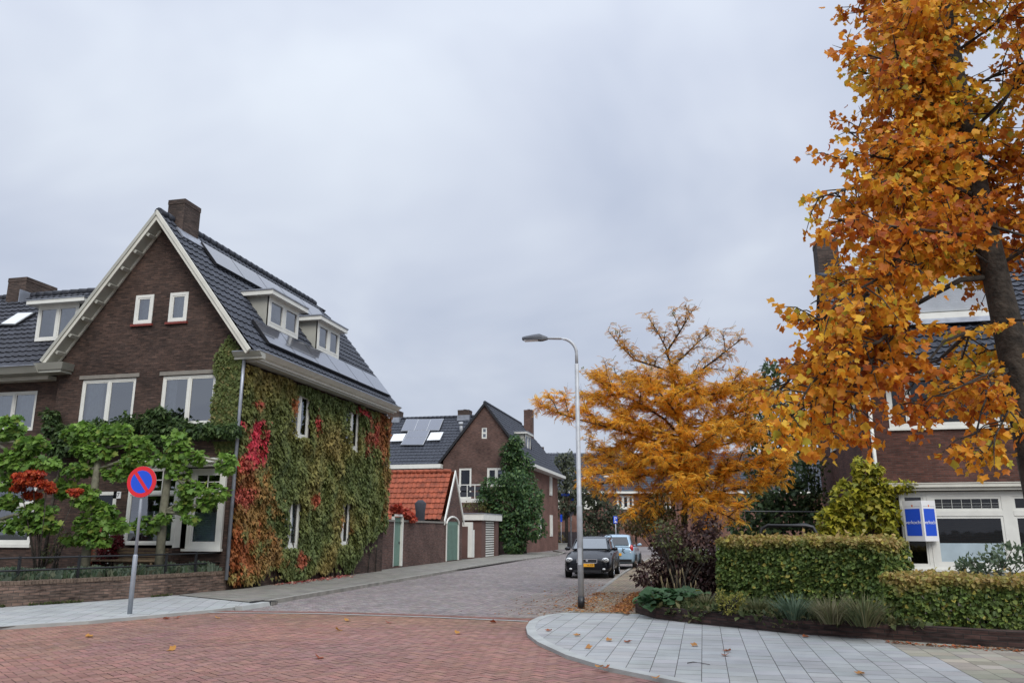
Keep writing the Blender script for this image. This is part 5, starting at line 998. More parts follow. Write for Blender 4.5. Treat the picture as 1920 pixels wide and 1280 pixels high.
colh = pal([(.05, .11, .045), (.07, .14, .06), (.04, .085, .035), (.20, .20, .04)], n, .2, [.4, .3, .26, .04]); leaves('foliage', pos, ax, np.stack([rng.normal(0, .3, n), -.35+rng.normal(0, .3, n), 1+0*az], 1), rng.uniform(.14, .26, n), colh, T_BROAD, 'leaf', ht)
b = at(1368, 1150, Z=.26)
shrub('yellow_shrub', 'small bright yellow green shrub among the grasses before the hedge', 'shrub', b, [(at(1370, 1135, Y=b[1]), (.26, .22, .2)), (at(1352, 1118, Y=b[1]), (.1, .12, .14)), (at(1388, 1125, Y=b[1]), (.12, .12, .16))], 2600, (.035, .06), [(.26, .25, .05), (.32, .29, .07), (.18, .19, .045)], T_OVAL, 'leaf', .3, -.2, 12)
def grass(name, label, px, py, n, hgt, cols, spread=.34, wide=2.2):
    b = at(px, py, Z=.26); g = thing(name, label, 'grass', b, ); az = rng.uniform(0, 2*math.pi, n); r_ = np.abs(rng.normal(0, spread*.35, n)); pos = b+np.stack([np.cos(az)*r_, np.sin(az)*r_, 0*r_], 1); lean = rng.uniform(.1, .8, n)
    d_ = np.stack([np.cos(az), np.sin(az), 0*az], 1); ax = d_*lean[:, None]+UP; nr2 = UP*1.-d_*2+rv(n)*.2
    leaves('blades', pos, ax, -nr2 if False else d_*1.0-UP*lean[:, None], rng.uniform(hgt*.6, hgt, n), pal(cols, n, .2), (T_BLADE[0]*A(wide*.3, 1, 1), T_BLADE[1]), 'leaf_dull', g); return g
GC = [(.10, .12, .05), (.14, .145, .06), (.17, .15, .075), (.08, .10, .045)]
grass('ornamental_grass', 'arching olive grass tuft just left of the small yellow shrub', 1325, 1140, 300, .38, GC)
grass('ornamental_grass', 'arching grass tuft just right of the small yellow shrub', 1420, 1150, 340, .4, GC)
grass('ornamental_grass', 'blue green grass tuft below the middle of the tall hedge', 1490, 1160, 360, .5, [(.08, .13, .08), (.11, .16, .10), (.07, .10, .06)])
grass('ornamental_grass', 'straw coloured grass tuft below the right end of the tall hedge', 1560, 1168, 380, .5, [(.15, .14, .07), (.11, .12, .05), (.19, .17, .10)])
grass('ornamental_grass', 'large green grass tuft where the two hedges meet', 1622, 1172, 380, .55, GC)
n = 9000; RWa = np.array(gi3[:8][::-1]); tt_ = rng.random(n); k_i = np.linspace(0, 1, len(RWa)); bx_ = np.interp(tt_, k_i, RWa[:, 0]); by_ = np.interp(tt_, k_i, RWa[:, 1]); of = rng.uniform(-.22, .95, n)
pc = np.stack([bx_+of*.45, by_+of*.9, .27+.14*np.clip(.3+vn(np.stack([bx_, by_, of], 1), 2.2, 3.), 0, 1)*rng.random(n)], 1); pc[:, 2] -= np.where(of < 0, rng.random(n)*.2*np.clip(.5+2.5*vn(np.stack([bx_, by_, 0*of], 1), 1.3, 7.), 0, 1), 0)
kp = pc[:, 0] < 3.2; pc = pc[kp]; n = len(pc)
gcv = leaves('ground_cover', pc, np.stack([rng.normal(0, .6, n), -.3+rng.normal(0, .6, n), .5+rng.normal(0, .4, n)], 1), rv(n)*.6+A(0, -.2, .9), rng.uniform(.06, .17, n), pal([(.10, .12, .045), (.075, .10, .035), (.15, .14, .06), (.055, .075, .03)], n, .25), T_OVAL, 'leaf_dull'); tag(gcv, kind='stuff')
sk_ = thing('seed_heads', 'dry straw coloured seed stalks standing before the burgundy bush', 'plant', at(1275, 1130, Z=.26)); st_ = MB()
for k in range(12):
    b = at(rng.uniform(1240, 1302), 1132, Z=.26); tpk = b+A(rng.normal(0, .05), 0, rng.uniform(.35, .7)); st_.tube([b, (b+tpk)/2+A(.01, 0, 0), tpk], [.005, .004, .003], 4); st_.tube([tpk-UP*.12, tpk-UP*.04, tpk+UP*.02], [.006, .014, .004], 5)
st_.build('stalk', P('straw', (.22, .17, .09), .9), sk_)
shrub('grey_shrub', 'grey green feathery shrub in front of the right bay window', 'shrub', at(1850, 1100, Y=16.5)*A(1, 1, 0)+UP*.26, [(at(1850, 1060, Y=16.8), (.5, .4, .22)), (at(1895, 1045, Y=16.8), (.5, .4, .28)), (at(1815, 1065, Y=16.8), (.3, .3, .12))], 620, (.06, .12), [(.10, .145, .085), (.13, .17, .10), (.08, .11, .06)], T_OVAL, 'leaf', .1, -.4, 14)
foliage_tree('golden_vine', 'yellow green vine climbing the corner and downpipe of the right house', 'climbing plant', (4.7, 25.9, .26), [(at(a, b, Y=25.7), (rx*.0172, .35, rz*.0172)) for a, b, rx, rz in ((1625, 895, 24, 30), (1590, 930, 34, 34), (1640, 930, 36, 34), (1575, 965, 28, 26), (1615, 965, 36, 28), (1660, 965, 26, 34), (1655, 915, 26, 20), (1685, 912, 26, 8), (1560, 975, 30, 26), (1548, 1000, 24, 14), (1695, 910, 24, 8), (1640, 880, 16, 12), (1670, 1010, 18, 34), (1660, 1040, 20, 26), (1600, 1000, 20, 16), (1608, 870, 10, 14))], 330, (.12, .2), [(.36, .34, .03), (.28, .285, .03), (.43, .38, .045), (.17, .19, .03)], T_LOBED, 'leaf', .05, jit=.28)
foliage_tree('green_ivy', 'dark green ivy column on the street side of the right house', 'climbing plant', (4.2, 33, .26), [(at(a, b, Y=32.5), (rx*.022, .5, rz*.022)) for a, b, rx, rz in ((1530, 870, 20, 40), (1520, 920, 26, 40), (1525, 970, 30, 30), (1545, 940, 18, 30))], 110, (.12, .22), [(.05, .075, .025), (.075, .10, .035), (.035, .055, .02), (.12, .12, .04)], T_OVAL, 'leaf', .06)
# dark trees behind
def ck(Y): return Y/1440.
for nm, lab, px, Y, cl in (('walnut_tree', 'dark green tree behind the orange locust tree, reaching above its right side', 1440, 38, ((1400, 735, 30, 18), (1448, 695, 22, 18), (1440, 740, 34, 30), (1470, 780, 36, 34), (1420, 800, 34, 34), (1470, 840, 36, 34), (1425, 870, 36, 34), (1500, 800, 26, 34), (1385, 790, 22, 24))),
                           ('dark_tree', 'dense dark green tree between the orange tree and the right house', 1460, 33, ((1490, 880, 30, 30), (1450, 920, 36, 30), (1500, 930, 34, 34), (1420, 945, 34, 30), (1470, 965, 40, 26), (1400, 985, 34, 18), (1510, 965, 26, 30), (1440, 990, 40, 16)))):
    foliage_tree(nm, lab, 'tree', at(px, 1010, Y=Y)*A(1, 1, 0), [(at(a, b, Y=Y), (rx*ck(Y)*1.05, .9, rz*ck(Y)*1.05)) for a, b, rx, rz in cl], 150, (.15, .32), [(.05, .085, .036), (.07, .115, .045), (.035, .06, .026), (.10, .14, .055)], T_OVAL, 'leaf', .18)
cbl = thing('overhead_cable', 'thin dark cable stretched above the tall hedge', 'cable', at(1300, 957, Y=22)); MB().tube([at(1240, 955, Y=24), at(1380, 958, Y=24), at(1535, 959, Y=24)], .018, 6).build('cable', 'black_metal', cbl)
rail = thing('bent_rail', 'rounded black tube rail standing behind the tall hedge', 'rail', at(1470, 1000, Y=19)); MB().tube([at(1425, 1030, Y=19.5), at(1428, 990, Y=19.5), at(1440, 985, Y=19.5), at(1510, 984, Y=19.5), at(1524, 988, Y=19.5), at(1532, 1002, Y=19.5), at(1534, 1040, Y=19.5)], .045, 8).build('rail', 'black_metal', rail)

# ================================================================== HONEY LOCUST
LY = 21.5
def lpt(px, py, dy=0): return at(px, py, Y=LY+dy)
lt = thing('honey_locust', 'feathery orange autumn locust tree behind the burgundy bush', 'tree', lpt(1285, 1080)*A(1, 1, 0)+UP*.2)
limbs = [  # (px, py, depth offset) polylines
 [(1285, 1085, 0), (1283, 980, 0), (1285, 930, 0), (1278, 870, 0), (1275, 810, .1), (1272, 760, .1), (1265, 725, .1), (1258, 690, .1), (1250, 655, .1), (1232, 620, .1), (1215, 595, .2)],
 [(1250, 660, .1), (1268, 632, 0), (1285, 605, -.1), (1298, 582, -.1)],
 [(1268, 735, .1), (1295, 708, -.2), (1330, 682, -.5), (1365, 655, -.6), (1393, 634, -.7)],
 [(1275, 815, 0), (1245, 785, -.4), (1215, 765, -.7), (1180, 745, -.9), (1140, 725, -1.1), (1110, 708, -1.2)],
 [(1278, 835, 0), (1230, 828, -.4), (1180, 812, -.8), (1130, 798, -1.0), (1080, 785, -1.2), (1030, 768, -1.3), (1012, 755, -1.3)],
 [(1280, 880, 0), (1230, 885, -.6), (1180, 900, -1.0), (1130, 905, -1.3), (1098, 912, -1.4)],
 [(1283, 910, 0), (1240, 925, -.8), (1200, 945, -1.2), (1175, 968, -1.4)],
 [(1280, 890, 0), (1330, 892, -.4), (1390, 880, -.6), (1440, 862, -.7), (1485, 852, -.8)],
 [(1282, 915, 0), (1330, 925, -.5), (1390, 915, -.7), (1440, 905, -.8), (1470, 905, -.8)],
 [(1282, 930, 0), (1320, 950, -.9), (1360, 965, -1.2), (1395, 985, -1.3)],
 [(1272, 770, .1), (1320, 755, .3), (1370, 735, .5), (1420, 715, .6)],
 [(1274, 800, .1), (1330, 790, .2), (1380, 775, .3), (1430, 760, .4)],
 [(1277, 850, .1), (1330, 840, .4), (1370, 830, .7), (1410, 815, .8)],
 [(1262, 700, .1), (1225, 685, .4), (1190, 675, .6), (1160, 645, .7), (1140, 620, .7)],
 [(1266, 725, .1), (1220, 720, .8), (1170, 712, 1.0), (1120, 700, 1.1)],
 [(1277, 840, .1), (1240, 850, .9), (1190, 860, 1.3), (1130, 855, 1.5), (1095, 860, 1.5)],
 [(1272, 760, .1), (1220, 752, -.3), (1160, 732, -.5), (1098, 700, -.6)], [(1275, 820, .1), (1210, 800, .4), (1150, 768, .6), (1100, 742, .7)], [(1278, 855, 0), (1200, 872, -.3), (1140, 885, -.4), (1100, 892, -.4)], [(1275, 800, 0), (1350, 805, -.5), (1410, 795, -.7), (1448, 792, -.8)], [(1270, 745, 0), (1340, 738, -.6), (1400, 730, -.8)],
 [(1256, 690, .1), (1285, 665, .5), (1310, 640, .6), (1330, 625, .6)],
 [(1280, 880, .1), (1320, 905, 1.0), (1370, 945, 1.4)], [(1274, 790, 0), (1265, 770, -1.2), (1245, 745, -1.6), (1215, 735, -1.8)], [(1277, 850, 0), (1300, 840, -1.3), (1330, 820, -1.8), (1360, 800, -2.0)], [(1280, 890, 0), (1270, 880, -1.4), (1250, 865, -2.0), (1215, 860, -2.3)],
 [(1282, 920, 0), (1275, 925, -1.4), (1290, 935, -2.1), (1310, 945, -2.4)], [(1268, 735, 0), (1285, 735, -1.0), (1310, 730, -1.5)]]
tk = MB(); Ps = []; Ax = []; Nr = []; Sz = []; Cl = []
def sprays(p, mid, tip, tw, ln):
    m = int(ln/(.027 if p[2] < 5.7 else .07))
    for j in range(m):
        t = (j+.5)/m; q = p+(mid-p)*t*2 if t < .5 else mid+(tip-mid)*(t-.5)*2; sd2 = unit(np.cross(tw, UP)+1e-4)*(1 if j % 2 else -1)
        Ps.append(q); Ax.append(sd2*.8+tw*.5+A(0, 0, rng.uniform(-.65, .25))+rng.normal(0, .32, 3)); Nr.append(A(0, 0, 1)+rng.normal(0, .4, 3)); Sz.append(rng.uniform(.10, .19)); Cl.append(q)
def twigs(pts, start, step, tl, k_, sub):
    n_ = len(pts); seg = [np.linalg.norm(b-a) for a, b in zip(pts, pts[1:])]; tot = sum(seg); s = start; nxt = start+.15
    while s < tot:
        r_ = s; i = 0
        while i < n_-2 and r_ > seg[i]: r_ -= seg[i]; i += 1
        p = pts[i]+(pts[i+1]-pts[i])*min(1, r_/seg[i]); d = unit(pts[i+1]-pts[i]); f = s/tot
        for k in range(k_):
            az = rv(1)[0]; az[2] = az[2]*.5+.28; tw = unit(d*.7+az); ln = rng.uniform(.5, 1.)*tl*(1.15-.5*f); mid = p+tw*ln*.5+A(0, 0, .04); tip = p+tw*ln+A(0, 0, -.05)
            tk.tube([p, mid, tip], [.007, .004, .002], 4, False)
            if rng.random() < .10: tk.tube([tip, tip+unit(tw+A(0, 0, .7))*rng.uniform(.15, .4)], [.003, .0015], 4, False)
            sprays(p, mid, tip, tw, ln)
        if sub and s >= nxt and f < .93:
            nxt = s+.20
            az = rv(1)[0]; az = az-d*(az@d)*.8; az[2] = az[2]*.6+.22; tw = unit(d*.55+unit(az)); ln = rng.uniform(.7, 1.35)*(1.1-.55*f)*(1 if p[2] < 5.2 else .7)
            q = [p, p+tw*ln*.5+A(0, 0, .07), p+tw*ln+A(0, 0, .0)]; tk.tube(q, [.016, .010, .004], 5, False); twigs(q, .15, .15, .42, 2, False)
        s += step
for li, lb_ in enumerate(limbs):
    pts = [lpt(*q) for q in lb_]; n_ = len(pts); tk.tube(pts, np.linspace(.085 if li == 0 else .036, .008, n_), 8 if li == 0 else 6)
    twigs(pts, 2.0 if li == 0 else .35, .14, .55, 2, True)
n = len(Ps); Cl = np.array(Cl); cn = vn(Cl, 1.3, 2.); col = pal([(.78, .38, .035), (.84, .48, .055), (.68, .28, .026), (.86, .55, .09)], n, .2, [.4, .3, .18, .12])
hi = np.clip((Cl[:, 2]-5.0)/1.4, 0, 1)[:, None]; col = col*(1-hi*.45)+np.array((.27, .11, .035))*hi*.45; col = col*(1+.12*cn[:, None]); inn = (rng.random(n) < .03)[:, None]; col = np.where(inn, np.array((.16, .17, .04)), col)
tk.build('trunk', 'bark_dark', lt); print('locust sprays', n)
leaves('crown', np.array(Ps), np.array(Ax), np.array(Nr), np.array(Sz), col, T_SPRAY, 'leaf_gold', lt)
shrub('willow_shrub', 'thin olive green shrub standing under the orange locust tree', 'shrub', (-.6, 19.9, .26), [(at(1240, 950, Y=20), (.45, .4, .35)), (at(1225, 975, Y=20), (.4, .4, .3)), (at(1265, 975, Y=20), (.4, .4, .35)), (at(1205, 985, Y=20), (.3, .3, .2))], 480, (.06, .12), [(.12, .10, .03), (.09, .085, .03), (.17, .12, .035), (.07, .075, .03)], T_OVAL, 'leaf', .1, -.3, 24)

# ================================================================== TULIP TREE
TY = 8.8
def tpt(px, py, dy=0): return at(px, py, Y=TY+dy)
tb = tpt(1992, 1080); tb[2] = .06
tt = thing('tulip_tree', 'tall tulip tree with big orange and yellow leaves at right', 'tree', tb)
trunk = [tb, tpt(1962, 930), tpt(1932, 800), tpt(1903, 670), tpt(1872, 540), tpt(1838, 380), tpt(1812, 250), tpt(1793, 140), tpt(1776, 20), tpt(1760, -120), tpt(1742, -280), tpt(1730, -420), tpt(1722, -520)]
tk = MB(); tr_ = [.215, .19, .168, .148, .125, .108, .10, .085, .072, .058, .044, .026, .012]; tk.tube(trunk, tr_, 16)
zt_ = np.array([p[2] for p in trunk])
def tr_at(z): return np.array([np.interp(z, zt_, [p[k] for p in trunk]) for k in range(3)])
Ps = []; Ax = []; Nr = []; Sz = []
def twig_leaves(p, tw, ln, dens):
    m = max(2, int(ln*dens))
    for j in range(m):
        q = p+tw*ln*(j+rng.random())/m; pet = rv(1)[0]*A(1, 1, .5)+A(0, 0, -.35); q2 = q+unit(pet)*rng.uniform(.03, .12)
        Ps.append(q2); a_ = rv(1)[0]*A(.8, .8, .5)+A(0, 0, -.65)+tw*.3; Ax.append(a_); Nr.append(rv(1)[0]*.9+A(0, -.35, .45)); Sz.append(rng.uniform(.045, .092))
CL = [(tpt(1765, 550), .50, .27), (tpt(1740, 652), .44, .24), (tpt(1745, 762), .30, .17)]
def clear(p):                                                # natural clearings in the crown and leafless zone round the stem
    for c, rx, rz in CL:
        if ((p[0]-c[0]+.19*(p[1]-c[1]))/rx)**2+((p[2]-c[2]-.2*(p[1]-c[1]))/rz)**2 < 1: return True
    t = tr_at(p[2]); return p[1] < t[1]+.1 and abs(p[0]-t[0]+.2*(p[1]-t[1])) < (.27 if p[2] < 4.6 else .12) and rng.random() < (.95 if p[2] < 4.6 else .55)
def limb(pts, r0, dens=1.0):
    n_ = len(pts); tk.tube(pts, np.linspace(r0*.72, r0*.2, n_), 7); tot = sum(np.linalg.norm(b-a) for a, b in zip(pts, pts[1:])); s = .3 if tot > 1.2 else .15
    cum = np.concatenate([[0], np.cumsum([np.linalg.norm(b-a) for a, b in zip(pts, pts[1:])])]); arr = np.array(pts)
    while s < tot:
        p = A(*[np.interp(s, cum, arr[:, k]) for k in range(3)]); d = unit(A(*[np.interp(min(s+.1, tot), cum, arr[:, k]) for k in range(3)])-A(*[np.interp(s-.05, cum, arr[:, k]) for k in range(3)])); f = s/tot
        tw = unit(d*.5+rv(1)[0]*A(1, 1, .75)+A(0, 0, -.12)); ln = rng.uniform(.25, .7)*(1.05-.5*f); m_ = p+tw*ln*.55+A(0, 0, .03); s += .058
        if clear(m_) or clear(p+tw*ln): continue
        e_ = p+tw*ln+A(0, 0, -.09*ln)
        tk.tube([p, m_, e_], [.009, .006, .003], 5, False); twig_leaves(p+tw*ln*.2, tw, ln*.95, 42*dens)
        if rng.random() < .5:
            t2 = unit(tw+rv(1)[0]*.9); tk.tube([m_, m_+t2*ln*.5], [.005, .002], 4, False); twig_leaves(m_, t2, ln*.5, 40*dens)
# limbs seen in the photograph (image points, depth offset)
seen = [([(1850, 520, 0), (1800, 525, -.1), (1750, 552, -.2), (1700, 580, -.3), (1640, 600, -.4), (1570, 640, -.5), (1500, 690, -.6), (1455, 740, -.6)], .045),
        ([(1828, 368, 0), (1790, 352, -.2), (1745, 345, -.3), (1680, 335, -.4), (1600, 352, -.5), (1530, 372, -.6)], .038),
        ([(1795, 190, 0), (1740, 205, .1), (1690, 235, .2), (1640, 250, .2), (1590, 250, .2)], .03),
        ([(1790, 175, 0), (1755, 120, -.2), (1720, 70, -.3), (1670, 20, -.4)], .028),
        ([(1815, 300, 0), (1850, 245, -.3), (1890, 180, -.5), (1930, 120, -.6)], .03),
        ([(1830, 330, 0), (1870, 290, .1), (1930, 275, .2), (1990, 270, .3)], .03),
        ([(1840, 420, 0), (1880, 430, -.4), (1930, 445, -.6), (1990, 460, -.7)], .03),
        ([(1880, 610, 0), (1820, 620, -.4), (1770, 640, -.6), (1730, 690, -.7), (1700, 740, -.7)], .03),
        ([(1895, 690, 0), (1860, 720, -.5), (1840, 770, -.7), (1830, 820, -.8)], .022),
        ([(1820, 620, -.4), (1760, 675, .3), (1700, 690, .9), (1620, 700, 1.1), (1560, 740, 1.2)], .03),
        ([(1850, 470, 0), (1770, 470, .4), (1690, 490, .7), (1600, 520, .9), (1520, 570, 1.0)], .032),
        ([(1835, 400, 0), (1760, 400, .6), (1680, 420, 1.0), (1600, 450, 1.2)], .03),
        ([(1720, 568, -.25), (1690, 600, -.8), (1650, 640, -1.2), (1590, 660, -1.4), (1520, 720, -1.5), (1480, 790, -1.5)], .03),
        ([(1810, 260, 0), (1750, 290, -.6), (1680, 300, -.9), (1610, 290, -1.0), (1575, 300, -1.0)], .03),
        ([(1800, 220, 0), (1760, 250, .7), (1700, 170, 1.0), (1640, 140, 1.1), (1590, 130, 1.1)], .028),
        ([(1700, 580, -.3), (1670, 640, -.8), (1620, 690, -1.2), (1540, 740, -1.4), (1455, 800, -1.5)], .03), ([(1690, 490, .7), (1650, 600, 1.0), (1600, 680, 1.2), (1500, 700, 1.3), (1440, 730, 1.3)], .03), ([(1640, 690, -1.2), (1580, 770, -1.0), (1540, 830, -1.0)], .02), ([(1600, 680, .6), (1530, 780, .8), (1490, 830, .8)], .02), ([(1720, 430, -1.4), (1660, 510, -1.2), (1580, 600, -1.0), (1480, 600, -1.0)], .03),
        ([(1897, 690, 0), (1840, 705, -.6), (1780, 735, -.9), (1735, 790, -1.0)], .02), ([(1820, 620, -.4), (1795, 700, .4), (1765, 770, .6)], .016), ([(1912, 730, 0), (1890, 770, -.6), (1860, 830, -.8), (1840, 865, -.9)], .018), ([(1890, 650, 0), (1840, 660, .6), (1800, 680, .8), (1790, 740, .9)], .018), ([(1880, 600, 0), (1930, 600, -.5), (1970, 640, -.6), (1990, 700, -.6)], .02),
        ([(1785, 110, 0), (1720, 120, -.6), (1650, 110, -.8), (1590, 90, -.9)], .026), ([(1775, 40, 0), (1720, 20, .4), (1650, 30, .7), (1600, 20, .8)], .026),
        ([(1845, 440, 0), (1800, 440, -1.0), (1720, 430, -1.4), (1640, 420, -1.5), (1560, 410, -1.5)], .03),
        ([(1770, 470, .3), (1750, 480, -.5), (1710, 500, -1.3), (1650, 520, -1.5), (1580, 560, -1.5), (1540, 600, -1.5)], .03)]
gap_b = {7: .8, 8: .7}
for k, (pl_, r_) in enumerate(seen): limb([tpt(*q) for q in pl_], r_, gap_b.get(k, 1.0))
# limbs on the other sides and above the frame
z = 3.3
while z < 12.6:
    for k in range(2):
        az = rng.uniform(-1.2, 2.6) if z < 8.2 else rng.uniform(0, 2*math.pi)
        p = tr_at(z); ln = np.interp(z, [3, 5, 8, 11, 12.6], [2.0, 2.5, 2.2, 1.5, .7])*rng.uniform(.75, 1.05); d = A(math.cos(az), math.sin(az), 0); ln = min(ln, np.interp(z, [3.3, 5, 6.5, 9, 12.6], [2.0, 1.7, 1.0, .9, .6])) if d[0] < 0 else ln
        pr1 = p+d*ln
        if d[1] > .5 and pr1[0] < p[0]+.4 and z < 6: continue
        limb([p, p+d*ln*.35+UP*ln*.18, p+d*ln*.7+UP*ln*.18, p+d*ln+UP*ln*.02], .03*np.interp(z, [3, 12], [1, .6]), .9)
    z += .5
for k in range(28):                                          # more limbs on the street side, out to the crown's edge
    py = rng.uniform(-120, 520); fx = np.interp(py, [-120, 0, 200, 300, 370, 430, 520], [1580, 1580, 1570, 1560, 1505, 1535, 1500]); tz = tpt(1800, py+70)[2]; p = tr_at(tz)
    e_ = tpt(fx+rng.uniform(45, 170), py, rng.uniform(-1.3, 1.5)); limb([p, p*.65+e_*.35+UP*.12, p*.3+e_*.7+UP*.1, e_], .02, 1.1)
n = len(Ps); Pa = np.array(Ps); cn = vn(Pa, .9, 3.); c2 = vn(Pa, 2.5, 9.)
PC = np.array([(.66, .27, .026), (.72, .37, .034), (.55, .18, .022), (.76, .49, .05), (.44, .41, .05), (.38, .10, .022)])
idx = np.clip(np.digitize(cn*.9+c2*.5+rng.normal(0, .38, n), [-.62, -.25, .12, .45, .85]), 0, 5); order = np.array([5, 2, 0, 1, 3, 4]); col = PC[order[idx]]*(1+rng.uniform(-.22, .22, (n, 1)))
tk.build('trunk', 'bark', tt); print('tulip leaves', n)
leaves('crown', Pa, np.array(Ax), np.array(Nr), np.array(Sz)*1.0, col, T_TULIP, 'leaf_gold', tt)

# ================================================================== CARS
def loft(st, ring, closed=False):
    V = []; 
    for s_ in st: V += ring(*s_)
    k = len(ring(*st[0])); m = len(st); Fc = [(i*k+j, i*k+(j+1) % k, (i+1)*k+(j+1) % k, (i+1)*k+j) for i in range(m-1) for j in range(k)]+[tuple(range(k)), tuple(range((m-1)*k, m*k))]
    return V, Fc
def ring_body(y, hw, zl, zs, zc):
    h = [(hw*.9, zl), (hw*.99, zl+.1), (hw, (zl+zs)/2), (hw*.985, zs-.08), (hw*.93, zs), (hw*.5, zc-.008)]
    return [(0, y, zl)]+[(a, y, b) for a, b in h]+[(0, y, zc)]+[(-a, y, b) for a, b in h[::-1]]
def ring_cab(y, hb, zb, ht_, zt):
    h = [(hb, zb), (hb*.5+ht_*.5, zb*.45+zt*.55), (ht_, zt-.05), (ht_*.8, zt-.008)]
    return [(a, y, b) for a, b in h]+[(0, y, zt)]+[(-a, y, b) for a, b in h[::-1]]
def make_car(label, loc, rz, paint, body, cab, wheels, glass_front, glass_rear, sides, wr=.315, screen='car_screen'):
    c = thing('parked_car', label, 'car', loc, 'cars parked along the right kerb', rz)
    m = MB(); V, Fc = loft(body, ring_body); m.add(V, Fc, True); bo = m.build('body', paint, c, local=True, recalc=True, sub=2)
    m = MB(); V, Fc = loft(cab, ring_cab); m.add(V, Fc, True); m.build('cabin', paint, c, local=True, recalc=True, sub=1)
    def gl(quad, nm, mt):
        q = [A(*p) for p in quad]; n_ = unit(np.cross(q[1]-q[0], q[-1]-q[0])); n_ = n_ if n_@(sum(q)/4-A(0, 2, .8)) > 0 else -n_
        MB().prism([p+n_*.012 for p in q], n_*.012).build(nm, mt, c, local=True, recalc=True)
    gl(glass_front, 'windscreen', screen); gl(glass_rear, 'rear_window', 'car_glass')
    for q in sides:
        gl(q, 'side_window', 'car_glass'); gl([(-p[0], p[1], p[2]) for p in q], 'side_window', 'car_glass')
    for (x, y) in [(s*.79, y) for y in wheels for s in (-1, 1)]:
        s = 1 if x > 0 else -1; t = MB(); prof = [(-.10, wr-.07), (-.10, wr-.015), (-.07, wr), (.07, wr), (.10, wr-.015), (.10, wr-.08)]
        V = []; sg_ = 24
        for (dx, r_) in prof: V += [(x+dx, y+r_*math.cos(2*math.pi*k/sg_), wr+r_*math.sin(2*math.pi*k/sg_)) for k in range(sg_)]
        Fc = [(i*sg_+k, i*sg_+(k+1) % sg_, (i+1)*sg_+(k+1) % sg_, (i+1)*sg_+k) for i in range(5) for k in range(sg_)]; t.add(V, Fc, True); wo = t.build('wheel', 'rubber', c, local=True)
        rm = MB(); rm.disc(A(x+s*.05, y, wr), YU*s, UP, wr-.075, .012, 24)
        rm.disc(A(x+s*.085, y, wr), YU*s, UP, wr-.07, .012, 24, wr-.10); rm.disc(A(x+s*.06, y, wr), YU*s, UP, .06, .03, 14)
        rim0 = rm.build('rim', 'chrome', wo, local=True); sp = MB()
        for k in range(5):
            a = 2*math.pi*k/5+.3; dv = A(0, math.cos(a), math.sin(a)); pv = A(0, -math.sin(a), math.cos(a)); sp.fbox(A(x+s*.064, y, wr), dv, pv, XU*s, .04, wr-.09, -.03, .03, 0, .02)
        sp.build('spoke', 'chrome', wo, local=True, recalc=True)
        ar = MB(); ar.disc(A(s*(.872), y, wr+.01), YU*s, UP, wr+.055, .012, 28, wr-.02); ar.build('wheel_arch', 'rubber', c, local=True)
    return c
def mirror(c, x, y, z, paint):
    for s in (-1, 1): m = MB(); m.tube([(s*(x), y, z), (s*(x+.05), y-.02, z+.01), (s*(x+.14), y-.02, z+.015), (s*(x+.2), y, z+.01)], [.03, .06, .07, .03], 10); m.build('mirror', paint, c, local=True)
def blob(c, r, seg=12):
    m = MB(); V = []; nr_ = 7
    for i in range(nr_+1):
        ph = math.pi*i/nr_
        for k in range(seg): V.append((c[0]+r[0]*math.sin(ph)*math.cos(2*math.pi*k/seg), c[1]+r[1]*math.sin(ph)*math.sin(2*math.pi*k/seg), c[2]+r[2]*math.cos(ph)))
    m.add(V, [(i*seg+k, i*seg+(k+1) % seg, (i+1)*seg+(k+1) % seg, (i+1)*seg+k) for i in range(nr_) for k in range(seg)], True); return m
c1_ = make_car('black estate car parked facing the camera behind the lamp post', (-4.13, 29.75, .004), R(1.5), 'car_black',
 [(0, .58, .24, .60, .66), (.06, .74, .2, .66, .715), (.22, .83, .19, .72, .78), (.55, .87, .19, .80, .87), (1.0, .88, .19, .87, .955), (1.3, .88, .19, .91, 1.0), (2.2, .88, .19, .94, 1.0), (3.5, .88, .2, .97, 1.0), (4.3, .86, .24, .98, 1.0), (4.6, .80, .28, .92, .95), (4.7, .70, .34, .80, .84)],
 [(1.12, .76, .93, .72, .955), (1.5, .76, .93, .66, 1.17), (1.95, .755, .93, .585, 1.405), (2.5, .755, .93, .57, 1.475), (3.4, .755, .93, .565, 1.465), (4.1, .74, .93, .55, 1.41), (4.4, .73, .93, .60, 1.2), (4.6, .70, .93, .66, .97)],
 (.92, 3.62), [(-.64, 1.22, 1.005), (.64, 1.22, 1.005), (.53, 1.86, 1.365), (-.53, 1.86, 1.365)], [(-.6, 4.52, 1.06), (.6, 4.52, 1.06), (.5, 4.2, 1.36), (-.5, 4.2, 1.36)],
 [[(.715, 1.5, 1.0), (.715, 2.5, 1.0), (.60, 2.5, 1.395), (.615, 1.98, 1.345)], [(.715, 2.58, 1.0), (.715, 3.45, 1.0), (.595, 3.4, 1.39), (.60, 2.58, 1.40)], [(.71, 3.53, 1.01), (.69, 4.2, 1.03), (.595, 4.05, 1.32), (.59, 3.5, 1.385)]])
for s in (-1, 1):
    hl = blob((s*.655, .09, .645), (.135, .10, .085)).build('headlight', 'lens', c1_, local=True); m = MB(); m.disc(A(s*.69, -.002, .65), XU, UP, .045, .006, 16, .028); m.disc(A(s*.60, -.02, .645), XU, UP, .04, .006, 16, .025); m.build('reflector', 'black_frame', hl, local=True)
    blob((s*.6, .03, .335), (.06, .05, .035)).build('fog_lamp', 'lens', c1_, local=True)
    MB().tube([(s*.56, 2.0, 1.47), (s*.57, 2.4, 1.51), (s*.57, 3.9, 1.48), (s*.56, 4.15, 1.42)], .018, 6).build('roof_rail', 'lamp_head', c1_, local=True)
mirror(c1_, .80, 1.48, 1.0, 'car_black')
